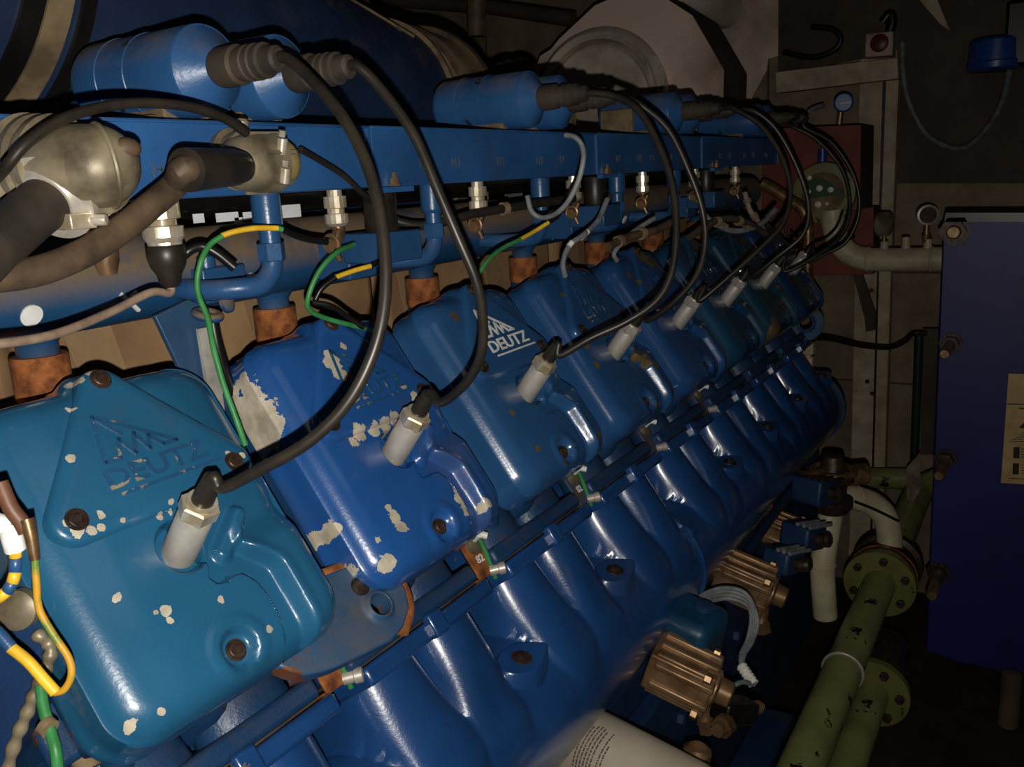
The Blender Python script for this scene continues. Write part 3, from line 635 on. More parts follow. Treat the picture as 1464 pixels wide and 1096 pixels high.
earth_wire([('greycable', [D(868,285,1.15), D(855,315,1.13), D(835,335,1.1), D(815,350,1.09), D(805,375,1.09), D(808,395,1.1)], 'grey_cable'), ('decal', [D(840,331,1.105), D(830,340,1.097)], 'white_band'), ('decal', [D(818,346,1.09), D(813,352,1.088)], 'white_collar')], 'grey cable with white bands dropping to the fourth cover', .0036)
earth_wire([('greycable', [D(935,312,1.3), D(910,328,1.28), D(890,345,1.25), D(878,362,1.24), D(882,372,1.25)], 'grey_cable'), ('decal', [D(898,337,1.26), D(892,342,1.253)], 'white_band')], 'grey cable with a white band above the fifth cover', .0036)

for i, (pts, m, r, lab) in enumerate((
  ([D(1000,300,1.5), D(1020,318,1.5), D(1050,330,1.52), D(1085,322,1.56), D(1108,300,1.6)], 'greycable', .005, 'grey cable sagging among the clutter near the far rail end'),
  ([D(985,340,1.45), D(1010,322,1.47), D(1040,312,1.5), D(1072,320,1.54), D(1095,335,1.58)], 'rubbermatte', .006, 'dusty black cable crossing above the sixth cover'),
  ([D(1065,275,1.6), D(1072,300,1.6), D(1085,318,1.62), D(1100,345,1.64)], 'tancable', .005, 'tan cable dropping from the farthest gland'),
  ([D(870,352,1.22), D(900,338,1.26), D(935,330,1.3), D(960,318,1.34)], 'hose', .006, 'brown cable lying above the fifth cover'),
  ([D(520,300,.98), D(600,322,1.0), D(680,305,1.04), D(760,292,1.1), D(820,284,1.16)], 'rubber', .0055, 'black cable stretched under the rail behind the long leads'))):
    b = MB(); b.tube(pts, r, 10, 6); o = b.build('thin_cable', M[m], None, pts[1]); tag(o, lab, 'cable')
    for q_ in (.3, .6):
        k_ = int(q_*(len(pts)-1)); b = MB(); d_ = (pts[k_+1]-pts[k_]).normalized(); c_ = pts[k_].lerp(pts[k_+1], .5); b.tube([c_-d_*.004, c_+d_*.004], r*1.5, 10, 0); b.build('tie', M['dusty'], o)
# strut bracket with chipped pale edge, and its clip
t = thing('support_bracket', 'blue sheet bracket with white chipped edge between the first two covers', 'bracket', YP(290,470,-.13))
b = MB(); b.prism([YP(x,y,-.135) for x,y in ((222,452),(270,428),(300,440),(300,470),(312,560),(352,660),(330,672),(280,585),(258,528))], (0,-.006,0)); b.build('sheet_plate', M['eye'], t, bevel=.001)
b = MB(); b.prism([YP(x,y,-.127) for x,y in ((284,470),(304,466),(316,520),(334,575),(356,650),(346,662),(300,572))], (0,-.004,0)); b.build('chipped_edge', mottled('bare_edge_metal', srgb(150,146,138), srgb(200,196,186), 25, .6, .2, .5), t)
b = MB(); p = YP(297,450,-.112); b.torus(p, (.1,.3,1), .0105, .004, 20, 10); b.lathe(p+Vector((.016,.006,.008)), (.3,1,.2), [(0,.009),(.004,.009),(.006,.006)], 20); b.build('pipe_clip', M['pipe'], t)
b = MB(); b.tube([YP(303,455,-.11), YP(312,500,-.108), YP(330,560,-.108), YP(350,620,-.108)], .0055, 12); b.build('black_sheath', M['black'], t)
t = thing('junction_block', 'small blue block with round knob beside the pipe clip', 'block', YP(305,400,-.14)); p = YP(308,405,-.14)
b = MB(); b.box(p, (.05,.03,.032)); b.build('block_body', M['fit'], t, bevel=.002); b = MB(); b.lathe(p+Vector((-.008,.0,.016)), (0,0,1), [(0,.009),(.010,.009),(.012,.006)], 12); b.build('knob', M['fit'], t)

# ------------------------------------------------------------------ intake manifold (charge air pipe with branch humps)
MC = Vector((0,.0,.97)); MR = .092
PROF = [(130,.212),(100,.208),(96,.204)]+[(a, .0992/math.cos(math.radians(a-35))) for a in (94,91,88,84,80,75,70,65,60,55,50,45,40)]+[(34,.0975),(26,.0945),(15,.092),(0,.092),(-40,.092),(-90,.092),(-150,.092)]
def prof(th):
    for (a, r), (c, s) in zip(PROF, PROF[1:]):
        if c <= th <= a: return s+(r-s)*(th-c)/(a-c)
    return MR
def lobe(x, th):
    """0..1 hump height across a branch: a narrow ridge and a fuller, lower belly, both drawing in down the pipe"""
    best = 0
    g = ss(50, 100, th)                                   # 1 at the flange, 0 low on the pipe
    x1 = -.052*g-.044*(1-g); w1 = (.0515*g+.046*(1-g))*(.45+.55*ss(14, 48, th))
    u = (x-x1)/w1
    if abs(u) < 1: best = max(best, (1-u*u)**.5)
    x2 = .052*g+.036*(1-g); w2 = (.0515*g+.043*(1-g))*(.6+.4*ss(0, 45, th))
    u = (x-x2)/w2
    if abs(u) < 1: best = max(best, (1-u*u)**.55*(1+.12*ss(90,62,th)*ss(28,55,th)))
    return best
def man_seg(x0, x1):
    nx = int((x1-x0)/.0036); ths = [130-2.5*i for i in range(73)]+[-55-10*i for i in range(10)]
    rings = []
    for i in range(nx+1):
        x = x0+(x1-x0)*i/nx; k = round((x-.012)/.25); lx = x-.012-.25*k; row = []
        for th in ths:
            l = lobe(lx, th) if th > 0 else 0
            r = MR+(prof(th)-MR)*min(l, 1.05)
            # low saddle between branches near the top of the pipe
            a = math.radians(th); row.append(Vector((x, MC.y+r*math.cos(a), MC.z+r*math.sin(a))))
        rings.append(row)
    b = MB(); b.ring_loft(rings, True); return b
SEGS = [(-.36,.855,'nearest blue cast intake manifold section with paired humps'),(.862,1.90,'far blue cast intake manifold section, in dimmer light')]
for x0, x1, lab in SEGS:
    mo = man_seg(x0, x1).build('intake_manifold', M['manifold'], None, ((x0+x1)/2,0,.97), ang=62); tag(mo, lab, 'intake manifold')
    for k in range(-1, 8):
        xc = .012+.25*k
        if not (x0 < xc < x1): continue
        b = MB(); hbox(b, -.093,.117,.161,.180,-.168,-.099,k); b.build('branch_flange', M['manifold'], mo, bevel=.004)
        b = MB(); q = cov(.012,.168,-.097,k); b.box(q, (.022,.026,.012), (Vector((1,0,0)), T, N)); b.build('flange_lug', M['manifold'], mo, bevel=.003)
        if xc+.125 < x1:
            xb = xc+.113; th = math.radians(62); q = MC+Vector((xb, (MR)*math.cos(th), MR*math.sin(th)))
            up = Vector((0,.22,.97)).normalized(); b = MB(); rings = []
            # teardrop boss: round top running to a sharp tail down the pipe
            for h, s in ((-.06,1.7),(-.02,1.25),(.0125,1.0),(.0145,.94)):
                row = []
                for i in range(24):
                    a = 2*PI*i/24; rx = .034*math.cos(a); ry = .023*math.sin(a)
                    if rx > 0: rx *= 1.25; ry *= (1-.6*(rx/.0425)**2)
                    row.append(q+Vector((1,.25,0)).normalized()*rx*s+Vector((-.25,1,-.3)).normalized()*ry*s+up*h)
                rings.append(row)
            b.ring_loft(rings); o = b.build('boss', M['manifold'], mo, ang=30)
            b = MB(); b.lathe(q+up*.0142, up, [(0,.0125),(.0012,.0122)], 24); b.lathe(q+up*.0152, up, [(0,.007),(.004,.007),(.005,.005)], 6); b.build('boss_plug', M['boltdark'], mo)
b = MB(); b.lathe((.852,MC.y,MC.z), (1,0,0), [(0,.0925),(0,.0965),(.0062,.0965),(.0062,.0925)], 64); 
th = math.radians(45); q = MC+Vector((.855,.094*math.cos(th),.094*math.sin(th))); b.lathe(q-Vector((.012,0,0)), (1,0,0), [(0,.012),(.024,.012)], 20); b.lathe(q-Vector((.018,0,0)), (1,0,0), [(0,.006),(.006,.006)], 6)
o = b.build('joint_flange', M['manifold'], None, (.855,0,.97)); tag(o, 'thin blue joint flange with a bolt lug between the manifold sections', 'flange')

# small rusty brackets with tie and wire between branches
blab = ['rusty wire bracket at the bottom beside the nearest manifold branch','rusty wire bracket with white scrawl between manifold branches','rusty wire bracket at the fourth manifold branch','dim wire bracket at the fifth manifold branch','dim wire bracket near the sixth manifold branch']
for k in range(5):
    xb = .137+.25*k; o_ = Vector((xb,-.03,1.15)); t = thing('wire_bracket', blab[k], 'bracket', o_, 'wire brackets between manifold branches')
    q = cov(.137,.135,-.112,k)
    b = MB(); b.box(q, (.038,.055,.003), (Vector((1,0,0)), T, N)); b.box(q+T*.026-N*.012, (.038,.003,.026), (Vector((1,0,0)), T, N)); b.build('plate', M['rust'] if k < 2 else M['eye'], t, bevel=.0008)
    b = MB(); b.lathe(q+Vector((.006,0,0))+T*.024-N*.002, (.5,.6,.1), [(0,.006),(.010,.006),(.011,.0075),(.018,.0075),(.019,.006)], 16); b.build('bolt', M['steel'], t)
    b = MB(); b.lathe(q-T*.012+N*.001, N, [(0,.012),(.006,.011),(.009,.006)], 20); b.build('clip', M['dustymetal'], t)
    b = MB(); b.tube([q-T*.016+N*.006, q-T*.018+N*.022+Vector((-.004,0,0)), q-T*.012+N*.028], .0042, 10); b.build('tie', M['decal'], t)
    if k < 3:
        b = MB(); b.tube([q-T*.02+N*.012, q-T*.012+N*.012+Vector((.004,0,0)), q+T*.012+N*.004+Vector((.008,0,0)), q+T*.035-N*.004+Vector((.010,0,0))], .003, 10); b.build('green_wire', M['green'], t)
        z0 = q+N*.002+T*.010+Vector((-.008,0,0)); tx = text_mb('82', .013, .0003, 0, 0, 0); b = MB(); b.add([z0+Vector((1,0,0))*v.x-T*v.y+N*v.z for v in tx.v], tx.f)
        b.build('white_scrawl', M['decal'], t)
# ------------------------------------------------------------------ lifting eyes
def eye(org, lab, sc=1., pts=None, hole=None, nrm=None, th=.02):
    nrm = nrm.normalized(); u = Vector((1,0,0)); u = (u-nrm*u.dot(nrm)).normalized(); w = nrm.cross(u)
    return u, w
def plate_with_hole(poly, hc, hr, vec, mat, nm, par):
    """poly and hole share the plane; the sheet between them is bridged ray by ray"""
    c = Vector(hc); nrm = Vector(vec).normalized(); u, w = perp(nrm); n = 72; P = [Vector(p)-c for p in poly]; P2 = [(p.dot(u), p.dot(w)) for p in P]
    outer = []
    for i in range(n):
        a = 2*PI*i/n; dx, dy = math.cos(a), math.sin(a); best = 0
        for j in range(len(P2)):
            (x1,y1),(x2,y2) = P2[j], P2[(j+1)%len(P2)]; ex, ey = x2-x1, y2-y1; den = dx*ey-dy*ex
            if abs(den) < 1e-12: continue
            s = (x1*ey-y1*ex)/den; k = (x1*dy-y1*dx)/den
            if s > 0 and -1e-6 <= k <= 1+1e-6: best = max(best, s)
        outer.append(c+u*(dx*best)+w*(dy*best))
    inner = [c+u*(hr*math.cos(2*PI*i/n))+w*(hr*math.sin(2*PI*i/n)) for i in range(n)]
    vec = Vector(vec); cham = lambda R, q: [c+(p-c)*q for p in R]
    b = MB(); rings = [inner, cham(inner,1.45), outer, [p+vec for p in outer], [p+vec for p in cham(inner,1.2)], [p+vec for p in inner], inner]
    rings[0] = [p-vec*.35 for p in inner]; rings[-1] = rings[0]; rings[1] = cham(inner,1.5)
    b.ring_loft(rings, False); return b.build(nm, mat, par, bevel=.002, ang=30)
EN = Vector((-.05,.74,.67)).normalized()
ep = D(541,866,.770); pl = lambda x, y: onp(x, y, EN, ep)
poly = [pl(x,y) for x,y in ((395,950),(400,905),(430,850),(462,822),(500,808),(535,804),(562,815),(580,840),(586,868),(578,895),(560,915),(520,935),(470,958),(430,965))]
t = thing('lifting_eye', 'rust-edged blue lifting eye sticking out beside the nearest cover', 'lifting eye', ep)
plate_with_hole(poly, pl(541,866), .0105, -EN*.018, M['eye'], 'eye_plate', t)
b = MB(); rim = [pl(x,y)+EN*.0005 for x,y in ((440,836),(470,818),(505,806),(538,803),(565,814),(582,840),(588,868),(580,896))]; b.tube([p-EN*.009 for p in rim], .0075, 12, 6); b.build('rusty_rim', M['rust'], t)
b = MB(); b.lathe(pl(515,838), EN, [(0,.009),(.002,.0085),(.003,.006)], 18); b.build('plug', M['boltdark'], t)
b = MB(); b.tube([pl(430,925)-EN*.03, pl(455,922)-EN*.022, pl(500,905)-EN*.016], lambda q: .020-.004*q, 20); b.build('shank', M['eye'], t)
t = thing('lifting_eye', 'round dull lifting eye at the far end of the covers', 'lifting eye', XP(1150,460,1.86))
E2 = Vector((-.9,.42,.1)).normalized(); c2 = XP(1152,462,1.86); u, w = perp(E2)
plate_with_hole([c2+u*.046*math.cos(2*PI*i/40)+w*.046*math.sin(2*PI*i/40) for i in range(40)], c2, .016, -E2*.02, M['eye'], 'eye_plate', t)
b = MB(); b.tube([c2-E2*.012+Vector((0,-.02,-.02)), c2-E2*.02+Vector((-.01,-.06,-.05))], .02, 16, 0); b.build('shank', M['eye'], t)
# ------------------------------------------------------------------ crankcase and lower side of the engine
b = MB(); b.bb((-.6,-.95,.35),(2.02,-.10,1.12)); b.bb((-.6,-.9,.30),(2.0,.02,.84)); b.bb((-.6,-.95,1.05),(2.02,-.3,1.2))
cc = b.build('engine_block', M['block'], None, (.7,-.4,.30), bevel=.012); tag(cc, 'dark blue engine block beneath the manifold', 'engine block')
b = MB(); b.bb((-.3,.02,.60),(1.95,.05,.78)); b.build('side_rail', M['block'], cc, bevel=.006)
for i in range(9):
    b = MB(); x = .55+.15*i; b.lathe((x,.05,.70), (0,1,0), [(0,.014),(.010,.014),(.012,.010)], 6); b.build('bolt', M['block'], cc)
# pumps / fuel blocks below the manifold
def pump(px, py, z, lab, sc=1., grp='brown alloy units below the manifold'):
    c = D(px, py, z); t = thing('alloy_pump', lab, 'pump', c, grp)
    ax = Vector((.15,1,-.35)).normalized(); u = (Vector((1,0,0))-ax*ax.x).normalized(); w = ax.cross(u)
    S = lambda a, b_, d: c + u*(a*sc) + w*(b_*sc) + ax*(d*sc)
    b = MB(); b.box(S(0,0,-.01), (.062*sc,.056*sc,.075*sc), (u,w,ax))
    for i in range(3): b.box(S(-.024+.024*i,0,0), (.012*sc,.066*sc,.082*sc), (u,w,ax))
    for i in range(2): b.box(S(0,-.015+.03*i,.002), (.070*sc,.010*sc,.082*sc), (u,w,ax))
    b.build('ribbed_body', M['cast'], t, bevel=.003*sc)
    b = MB(); b.lathe(S(0,0,.025), ax, [(0,.026*sc),(.02*sc,.026*sc),(.024*sc,.018*sc),(.04*sc,.017*sc),(.043*sc,.012*sc)], 24); b.build('end_cap', M['cast'], t)
    for a, e in ((-.03,-.03),(.03,-.03),(-.03,.03),(.03,.03)):
        b = MB(); b.lathe(S(a,e,.026), ax, [(0,.007*sc),(.008*sc,.007*sc),(.010*sc,.004*sc)], 6); b.build('bolt', M['brass'], t)
    b = MB(); b.tube([S(.028,.03,.03), S(.034,.06,.045), S(.026,.085,.05)], .010*sc, 14); b.lathe(S(.027,.075,.049), (0,.2,-1), [(0,.013*sc),(.018*sc,.013*sc)], 6); b.build('union', M['brass'], t)
    return t
pump(978,962,1.24,'nearest brown alloy unit below the intake manifold', 1.05); pump(1066,830,1.56,'brown alloy unit behind the loop of grey wires', 1.1)
pump(1120,758,1.95,'darkest brown unit, close to the far manifold end', 1.0)
c = D(985,905,1.30); t = thing('terminal_box', 'small dark teal box above the nearest brown alloy unit', 'box', c)
b = MB(); b.box(c, (.09,.085,.085), (Vector((1,.1,0)).normalized(), Vector((-.1,1,-.2)).normalized(), Vector((0,.2,1)).normalized())); b.build('box_body', paint('teal_box', srgb(20,62,92), .4, 41, dirt=.4), t, bevel=.014)
b = MB(); q = c+Vector((.01,.02,.042)); b.lathe(q, (0,.25,1), [(0,.016),(.004,.016),(.006,.011)], 24); b.build('cap', M['head'], t)
wl = ['uppermost of the grey wires looping over the brown unit','second grey wire in the loop over the brown unit','third grey wire in the loop over the brown unit','innermost grey wire in the loop over the brown unit']
for i in range(4):
    e = i*5.0; b = MB()
    b.tube([D(982,865,1.42), D(1010,855-8+e*.9,1.38), D(1040,846-6+e,1.36), D(1068,856-6+e,1.35), D(1083-e*.6,885,1.34), D(1076-e*.5,915,1.33), D(1064-e*.3,935,1.31), D(1060,955,1.29)], .0036, 10, 8)
    o = b.build('grey_wire', M['greycable'], None, D(1040,850,1.36)); tag(o, wl[i], 'wire', 'grey wires looping below the manifold')
b = MB(); p0 = D(1059,950,1.29); p1 = D(1078,978,1.27); pts = [p0+(p1-p0)*i/12 for i in range(13)]
d_ = (p1-p0).normalized(); b.lathe(p0, d_, sum([[(i*.0055,.0062),(i*.0055+.003,.0085),(i*.0055+.005,.0085)] for i in range(6)], []), 16); o = b.build('spiral_sleeve', M['decal'], None, p0); tag(o, 'white ribbed sleeve on the grey wires below the manifold', 'cable sleeve')
b = MB(); b.tube([p1, D(1060,975,1.26), D(1042,985,1.25), D(1034,1000,1.24)], .0036, 10); o = b.build('grey_wire', M['greycable'], None, p1); tag(o, 'short grey wire hooking from the ribbed sleeve to the black sensor', 'wire')
c = D(1050,1015,1.24); t = thing('sensor_plug', 'black sensor plug at the lower right of the engine block', 'sensor', c)
b = MB(); b.box(c, (.06,.035,.032), (Vector((.8,.5,-.3)).normalized(), Vector((-.5,.85,0)).normalized(), Vector((.25,.15,1)).normalized())); b.build('housing', M['black'], t, bevel=.004)
b = MB(); b.lathe(c+Vector((-.035,.0,.0)), (-1,-.2,.1), [(0,.016),(.014,.016),(.014,.011),(.026,.010)], 6); b.build('brass_nut', M['brass'], t, ang=20)
b = MB(); b.lathe(c+Vector((.03,.015,-.01)), (.9,.4,-.3), [(0,.010),(.016,.010),(.017,.006),(.024,.006)], 16); b.build('socket', M['cast'], t)
c = D(990,1066,1.16); t = thing('drain_fitting', 'round brown fitting beside the cream filter', 'fitting', c); b = MB(); b.lathe(c+Vector((0,0,-.05)), (0,.15,1), [(0,.011),(.03,.011),(.031,.019),(.046,.019),(.052,.012)], 20); b.build('fitting_body', M['brass'], t)
# oil filter with printed text
f0 = D(828,1062,1.16); f1 = D(975,1146,1.04); fd = (f1-f0).normalized(); t = thing('oil_filter', 'cream oil filter can with printed text at the bottom edge', 'oil filter', f0); FRD = .052
b = MB(); b.lathe(f0-fd*.08, fd, [(0,FRD*.96),(.004,FRD),(.26,FRD),(.272,FRD*.9),(.276,FRD*.5)], 56); b.build('can', M['filter'], t)
b = MB(); b.lathe(f0-fd*.115, fd, [(0,FRD*.8),(.03,FRD*.8),(.033,FRD*.98),(.036,FRD*.98)], 40); b.build('filter_base', M['block'], t)
toC = (CAM-f0); toC = (toC-fd*toC.dot(fd)).normalized(); sdv = fd.cross(toC).normalized()
def onf(s, ang, rr=FRD+.0003): return f0 + fd*s + (toC*math.cos(ang)+sdv*math.sin(ang))*rr
b = MB(); rr = random.Random(3)
upw = 1 if (onf(.05,.3)-onf(.05,-.3)).z > 0 else -1
for ln in range(8):
    s = .035+ln*.0052 + (.004 if ln > 5 else 0); a = -.42 if ln < 7 else -.1
    a = -.55
    while a < (.55 if ln not in (0,7) else .2):
        w_ = rr.uniform(.03,.13); vs = [onf(s, upw*a), onf(s, upw*(a+w_)), onf(s+.0022, upw*(a+w_)), onf(s+.0022, upw*a)]; b.add(vs, [(0,1,2,3)]); a += w_+.022
b.build('printed_text', M['inkgrey'], t)
b = MB()
for s, a in ((.002,-.30),(.006,-.42),(.009,-.33),(.0,-.5)):
    b.add([onf(s+.004*math.cos(q*PI/3), upw*(a+.05*math.sin(q*PI/3))) for q in range(6)], [tuple(range(6))])
b.build('dirt_spot', M['ink'], t)
for i, (px, py, z, w, lab) in enumerate(((1148,765,1.75,.07,'dark finned block on the engine side beside the upright cream pipe'),(1120,800,1.6,.06,'dark finned block nearer than the one by the cream pipe'),(1165,700,1.9,.08,'dark casting just left of the rusty valve'))):
    c = D(px, py, z); t = thing('fuel_block', lab, 'engine part', c); uu = Vector((.9,.3,-.2)).normalized(); vv = Vector((-.3,.9,0)).normalized(); ww = uu.cross(vv)
    b = MB(); b.box(c, (w,w*.9,w*.7), (uu,vv,ww)); b.build('block_body', M['block'], t, bevel=.006)
    for j in range(3):
        b = MB(); b.tube([c+uu*(-w*.55)+vv*(w*(.1+.2*j))+ww*(w*.4), c+uu*(w*.55)+vv*(w*(.1+.2*j))+ww*(w*.4)], .004, 8, 0); b.build('fin', M['greycable'] if i < 2 else M['boltdark'], t)
    b = MB(); b.lathe(c+vv*(w*.5), vv+ww*.3, [(0,w*.22),(.02,w*.22),(.025,w*.15)], 8); b.build('plug', M['boltdark'], t)
b = MB(); b.tube([D(1010,880,1.6), D(1060,800,1.75), D(1110,730,1.95), D(1160,665,2.1)], .010, 10, 6); o = b.build('fuel_pipe', M['block'], None, D(1060,800,1.75)); tag(o, 'thin dark blue pipe running under the far manifold', 'pipe')
# pipes and bits at the far lower end of the engine
c = D(1190,700,1.95); t = thing('drain_valve', 'rusty brown valve at the far lower end of the engine', 'valve', c)
b = MB(); b.lathe(c+Vector((0,0,-.05)), (0,0,1), [(0,.035),(.015,.045),(.03,.045),(.034,.03),(.07,.032),(.075,.046),(.09,.046),(.10,.03),(.13,.022)], 24); b.build('valve_body', M['boltdark'], t)
b = MB(); b.tube([c+Vector((-.05,-.05,.03)), c+Vector((0,0,.03)), c+Vector((.05,.06,.03))], .024, 18); b.torus(c+Vector((0,0,.045)), (0,0,1), .045, .008, 28, 10); b.build('valve_ring', M['brass'], t)
for i in range(4):
    b = MB(); a = i*PI/2+.5; b.lathe(c+Vector((.038*math.cos(a),.038*math.sin(a),.038)), (0,0,1), [(0,.008),(.012,.008)], 6); b.build('bolt', M['brass'], t)
b = MB(); q0 = D(1190,712,1.97); q1 = D(1183,760,1.97); b.tube([q0+Vector((0,0,-.02)), q1, D(1176,812,1.97), D(1180,880,2.0)], .027, 24, 6); o = b.build('cream_pipe', M['cream'], None, q1); tag(o, 'short upright cream pipe below the rusty valve', 'pipe')
b = MB(); b.torus(D(1176,806,1.97), (0,0,1), .027, .003); o2 = b.build('weld_ring', M['cream'], o)
b = MB(); b.tube([D(1196,708,2.15), D(1225,712,2.15), D(1250,722,2.15), D(1268,745,2.15), D(1272,790,2.15), D(1270,840,2.15)], .030, 24, 6); o = b.build('cream_pipe', M['cream'], None, D(1250,722,2.15)); tag(o, 'curved cream pipe elbow behind the green pipe flange', 'pipe')
b = MB(); b.torus(D(1228,713,2.15), Vector((.6,.8,0)), .0305, .003); b.build('weld_ring', M['cream'], o)
b = MB(); b.tube([D(1222,717,2.05), D(1250,728,2.05), D(1285,745,2.05)], .003, 8); o = b.build('thin_rod', M['black'], None, D(1250,728,2.05)); tag(o, 'thin black rod crossing in front of the cream elbow', 'rod')
# far engine end details
b = MB(); b.lathe((1.90,0,.97), (1,0,0), [(0,.10),(.012,.10),(.03,.07),(.034,.03)], 48); o = b.build('manifold_end_cap', M['block'], None, (1.9,0,.97)); tag(o, 'dark domed cap closing the far manifold end', 'end cap')
p = XP(1155,507,1.98); t = thing('white_fitting', 'pale square two part fitting by the far lifting eye', 'fitting', p)
for dz, w in ((.018,.034),(-.02,.030)):
    b = MB(); b.box(p+Vector((0,0,dz)), (w,w,.030)); b.build('square_nut', M['wood'], t, bevel=.003)
b = MB(); b.lathe(p+Vector((0,0,-.01)), (0,0,1), [(0,.008),(.02,.008)], 16); b.build('neck', M['wood'], t)
# ------------------------------------------------------------------ left bottom corner: neighbouring casting and harness
c = D(45,985,.56); t = thing('bracket_casting', 'worn blue casting with tan weld edges at the lower left corner', 'bracket', c)
pz = lambda x, y, z=.575: D(x, y, z)
FWD = Vector((RX.z,RY.z,RZ.z))
b = MB(); b.prism([pz(x,y) for x,y in ((-90,850),(25,848),(50,880),(70,905),(72,950),(55,1000),(20,1075),(-20,1130),(-90,1130))], FWD*.03); b.build('side_plate', paint('worn_casting', srgb(24,52,92), .45, 44, chips=.13, chipcol=srgb(140,120,96), dirt=.5, cs=20), t, bevel=.003)
b = MB(); b.tube([pz(52,905,.57), pz(72,925,.568), pz(66,955,.568), pz(52,985,.57), pz(38,1020,.572), pz(22,1060,.575), pz(8,1110,.58)], lambda q: .0042+.0007*math.sin(q*60), 10, 10); b.build('weld_bead', M['dustymetal'], t)
b = MB(); b.lathe(pz(32,868,.565), -FWD, [(0,.013),(.008,.013),(.011,.008)], 20); b.build('boss', M['dustymetal'], t)
c = D(130,1060,.62); t = thing('rusty_bracket', 'brown rusty bracket under the nearest cover at the bottom left', 'bracket', c)
b = MB(); b.prism([D(x,y,.64) for x,y in ((40,1010),(75,985),(108,1050),(170,1085),(200,1110),(200,1180),(20,1180))], FWD*.03); b.build('plate', M['rust'], t, bevel=.003)
b = MB(); b.tube([D(95,1050,.63), D(110,1062,.625), D(128,1100,.62)], .009, 12); b.build('sleeve_end', M['dusty'], t)
t = thing('wire_harness', 'yellow and blue striped wire with white tape at the left edge', 'wire', D(20,800,.5))
st = [('white',(-10,745),(10,752)),('cab',(10,752),(16,760)),('white',(14,757),(22,785)),('yellow',(22,785),(22,796)),('fit',(22,796),(22,818)),('yellow',(22,818),(18,832)),('fit',(18,832),(10,845)),('yellow',(10,845),(-4,856))]
for i, (m, a_, c_) in enumerate(st):
    b = MB(); b.tube([D(a_[0],a_[1],.5), D((a_[0]+c_[0])/2,(a_[1]+c_[1])/2,.498), D(c_[0],c_[1],.5)], .0058 if m == 'white' else .0034, 14, 3); b.build('white_tape' if m == 'white' else ('yellow_band' if m == 'yellow' else 'blue_band'), M[m], t)
t = thing('earth_wire', 'yellow green wire hanging in a loop left of the nearest cover', 'wire', D(90,920,.5), 'green and yellow earth wires')
b = MB(); b.tube([D(0,690,.49), D(15,725,.49), D(30,745,.492), D(38,760,.493)], .0044, 10, 5); b.build('brown_lug', M['earth'], t)
b = MB(); b.tube([D(38,742,.492), D(44,765,.492), D(50,800,.493)], lambda q: .0044-.0015*q, 12, 5); b.build('crimp', M['brass'], t)
b = MB(); b.tube([D(50,800,.493), D(52,830,.494), D(56,870,.496), D(75,905,.498), D(98,940,.5), D(102,965,.5), D(92,985,.5), D(78,990,.5)], .0021, 12, 8); b.build('wire', mottled('yellow_green_stripe', srgb(96,128,50), srgb(196,146,40), 26, .45, 0, 0, .42, .52), t)
b = MB(); b.tube([D(80,990,.5), D(62,970,.5), D(40,945,.5), D(15,925,.5)], .0033, 12, 6); b.build('yellow_sleeve', M['yellow'], t)
b = MB(); b.tube([D(16,926,.5), D(0,908,.5), D(-20,890,.5)], .0036, 12, 6); b.build('blue_band', M['fit'], t)
t = thing('earth_wire', 'thick green wire running down below the yellow loop', 'wire', D(70,1020,.56), 'green and yellow earth wires')
b = MB(); b.tube([D(58,980,.565), D(62,1010,.56), D(72,1045,.555), D(80,1075,.55), D(84,1120,.55)], .0036, 12, 6); b.build('green_wire', M['green'], t)
b = MB(); b.tube([D(64,1035,.556), D(72,1042,.554)], .0062, 12, 2); b.build('tan_clip', M['dusty'], t)

# ------------------------------------------------------------------ large blue air duct over the engine
A0, A1 = Vector((-.25,-.315,1.873)), Vector((.70,-.402,1.674)); ad = (A1-A0).normalized(); L_ = (A1-A0).length
t = thing('air_duct', 'large dark blue air duct above the nearest ignition coils', 'duct', A0.lerp(A1, .5))
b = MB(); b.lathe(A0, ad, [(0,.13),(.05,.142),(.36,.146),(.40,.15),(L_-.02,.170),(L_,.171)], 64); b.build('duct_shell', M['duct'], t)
for h, r, wd, m in ((.345,.150,.022,'dusty'),(.375,.152,.012,'black'),(.325,.1495,.018,'black')):
    b = MB(); b.lathe(A0+ad*h, ad, [(0,r-.008),(0,r),(wd,r+.001),(wd,r-.008)], 64); b.build('clamp_ring', M[m], t)
b = MB(); b.lathe(A0+ad*(L_-.006), ad, [(0,.168),(.002,.177),(.010,.177),(.012,.168)], 64); b.build('end_flange', M['dusty'], t)
b = MB(); b.tube([A0+ad*.62+Vector((.0,.062,.150)), A0+ad*.8+Vector((0,.09,.142)), A0+ad*.97+Vector((0,.12,.127))], .0022, 8); b.build('seam', M['dusty'], t)
b = MB(); b.lathe(A0+ad*.93+Vector((0,.10,.115)), Vector((0,.6,.5)), [(0,.012),(.018,.012),(.020,.008)], 12); b.build('sensor_boss', M['dusty'], t)
B0 = A1+ad*.006; ad0 = ad; ad = Vector((1,0,.10)).normalized()
t = thing('dusty_duct', 'brown dusty duct section joining the blue duct to the turbo', 'duct', B0)
b = MB(); b.lathe(B0, ad, [(0,.155),(.02,.16),(.06,.158),(.062,.164),(.09,.164),(.092,.156),(.16,.152),(.20,.135),(.24,.105),(.25,.06)], 56); b.build('duct_shell', M['dusty'], t)
b = MB(); b.lathe(B0+ad*.15, ad, [(0,.15),(.002,.160),(.014,.160),(.016,.15)], 56); b.build('clamp_ring', M['hose'], t)
c = XP(725,90,1.25); t = thing('olive_flange', 'dull olive pipe flange behind the brown duct section', 'flange', c)
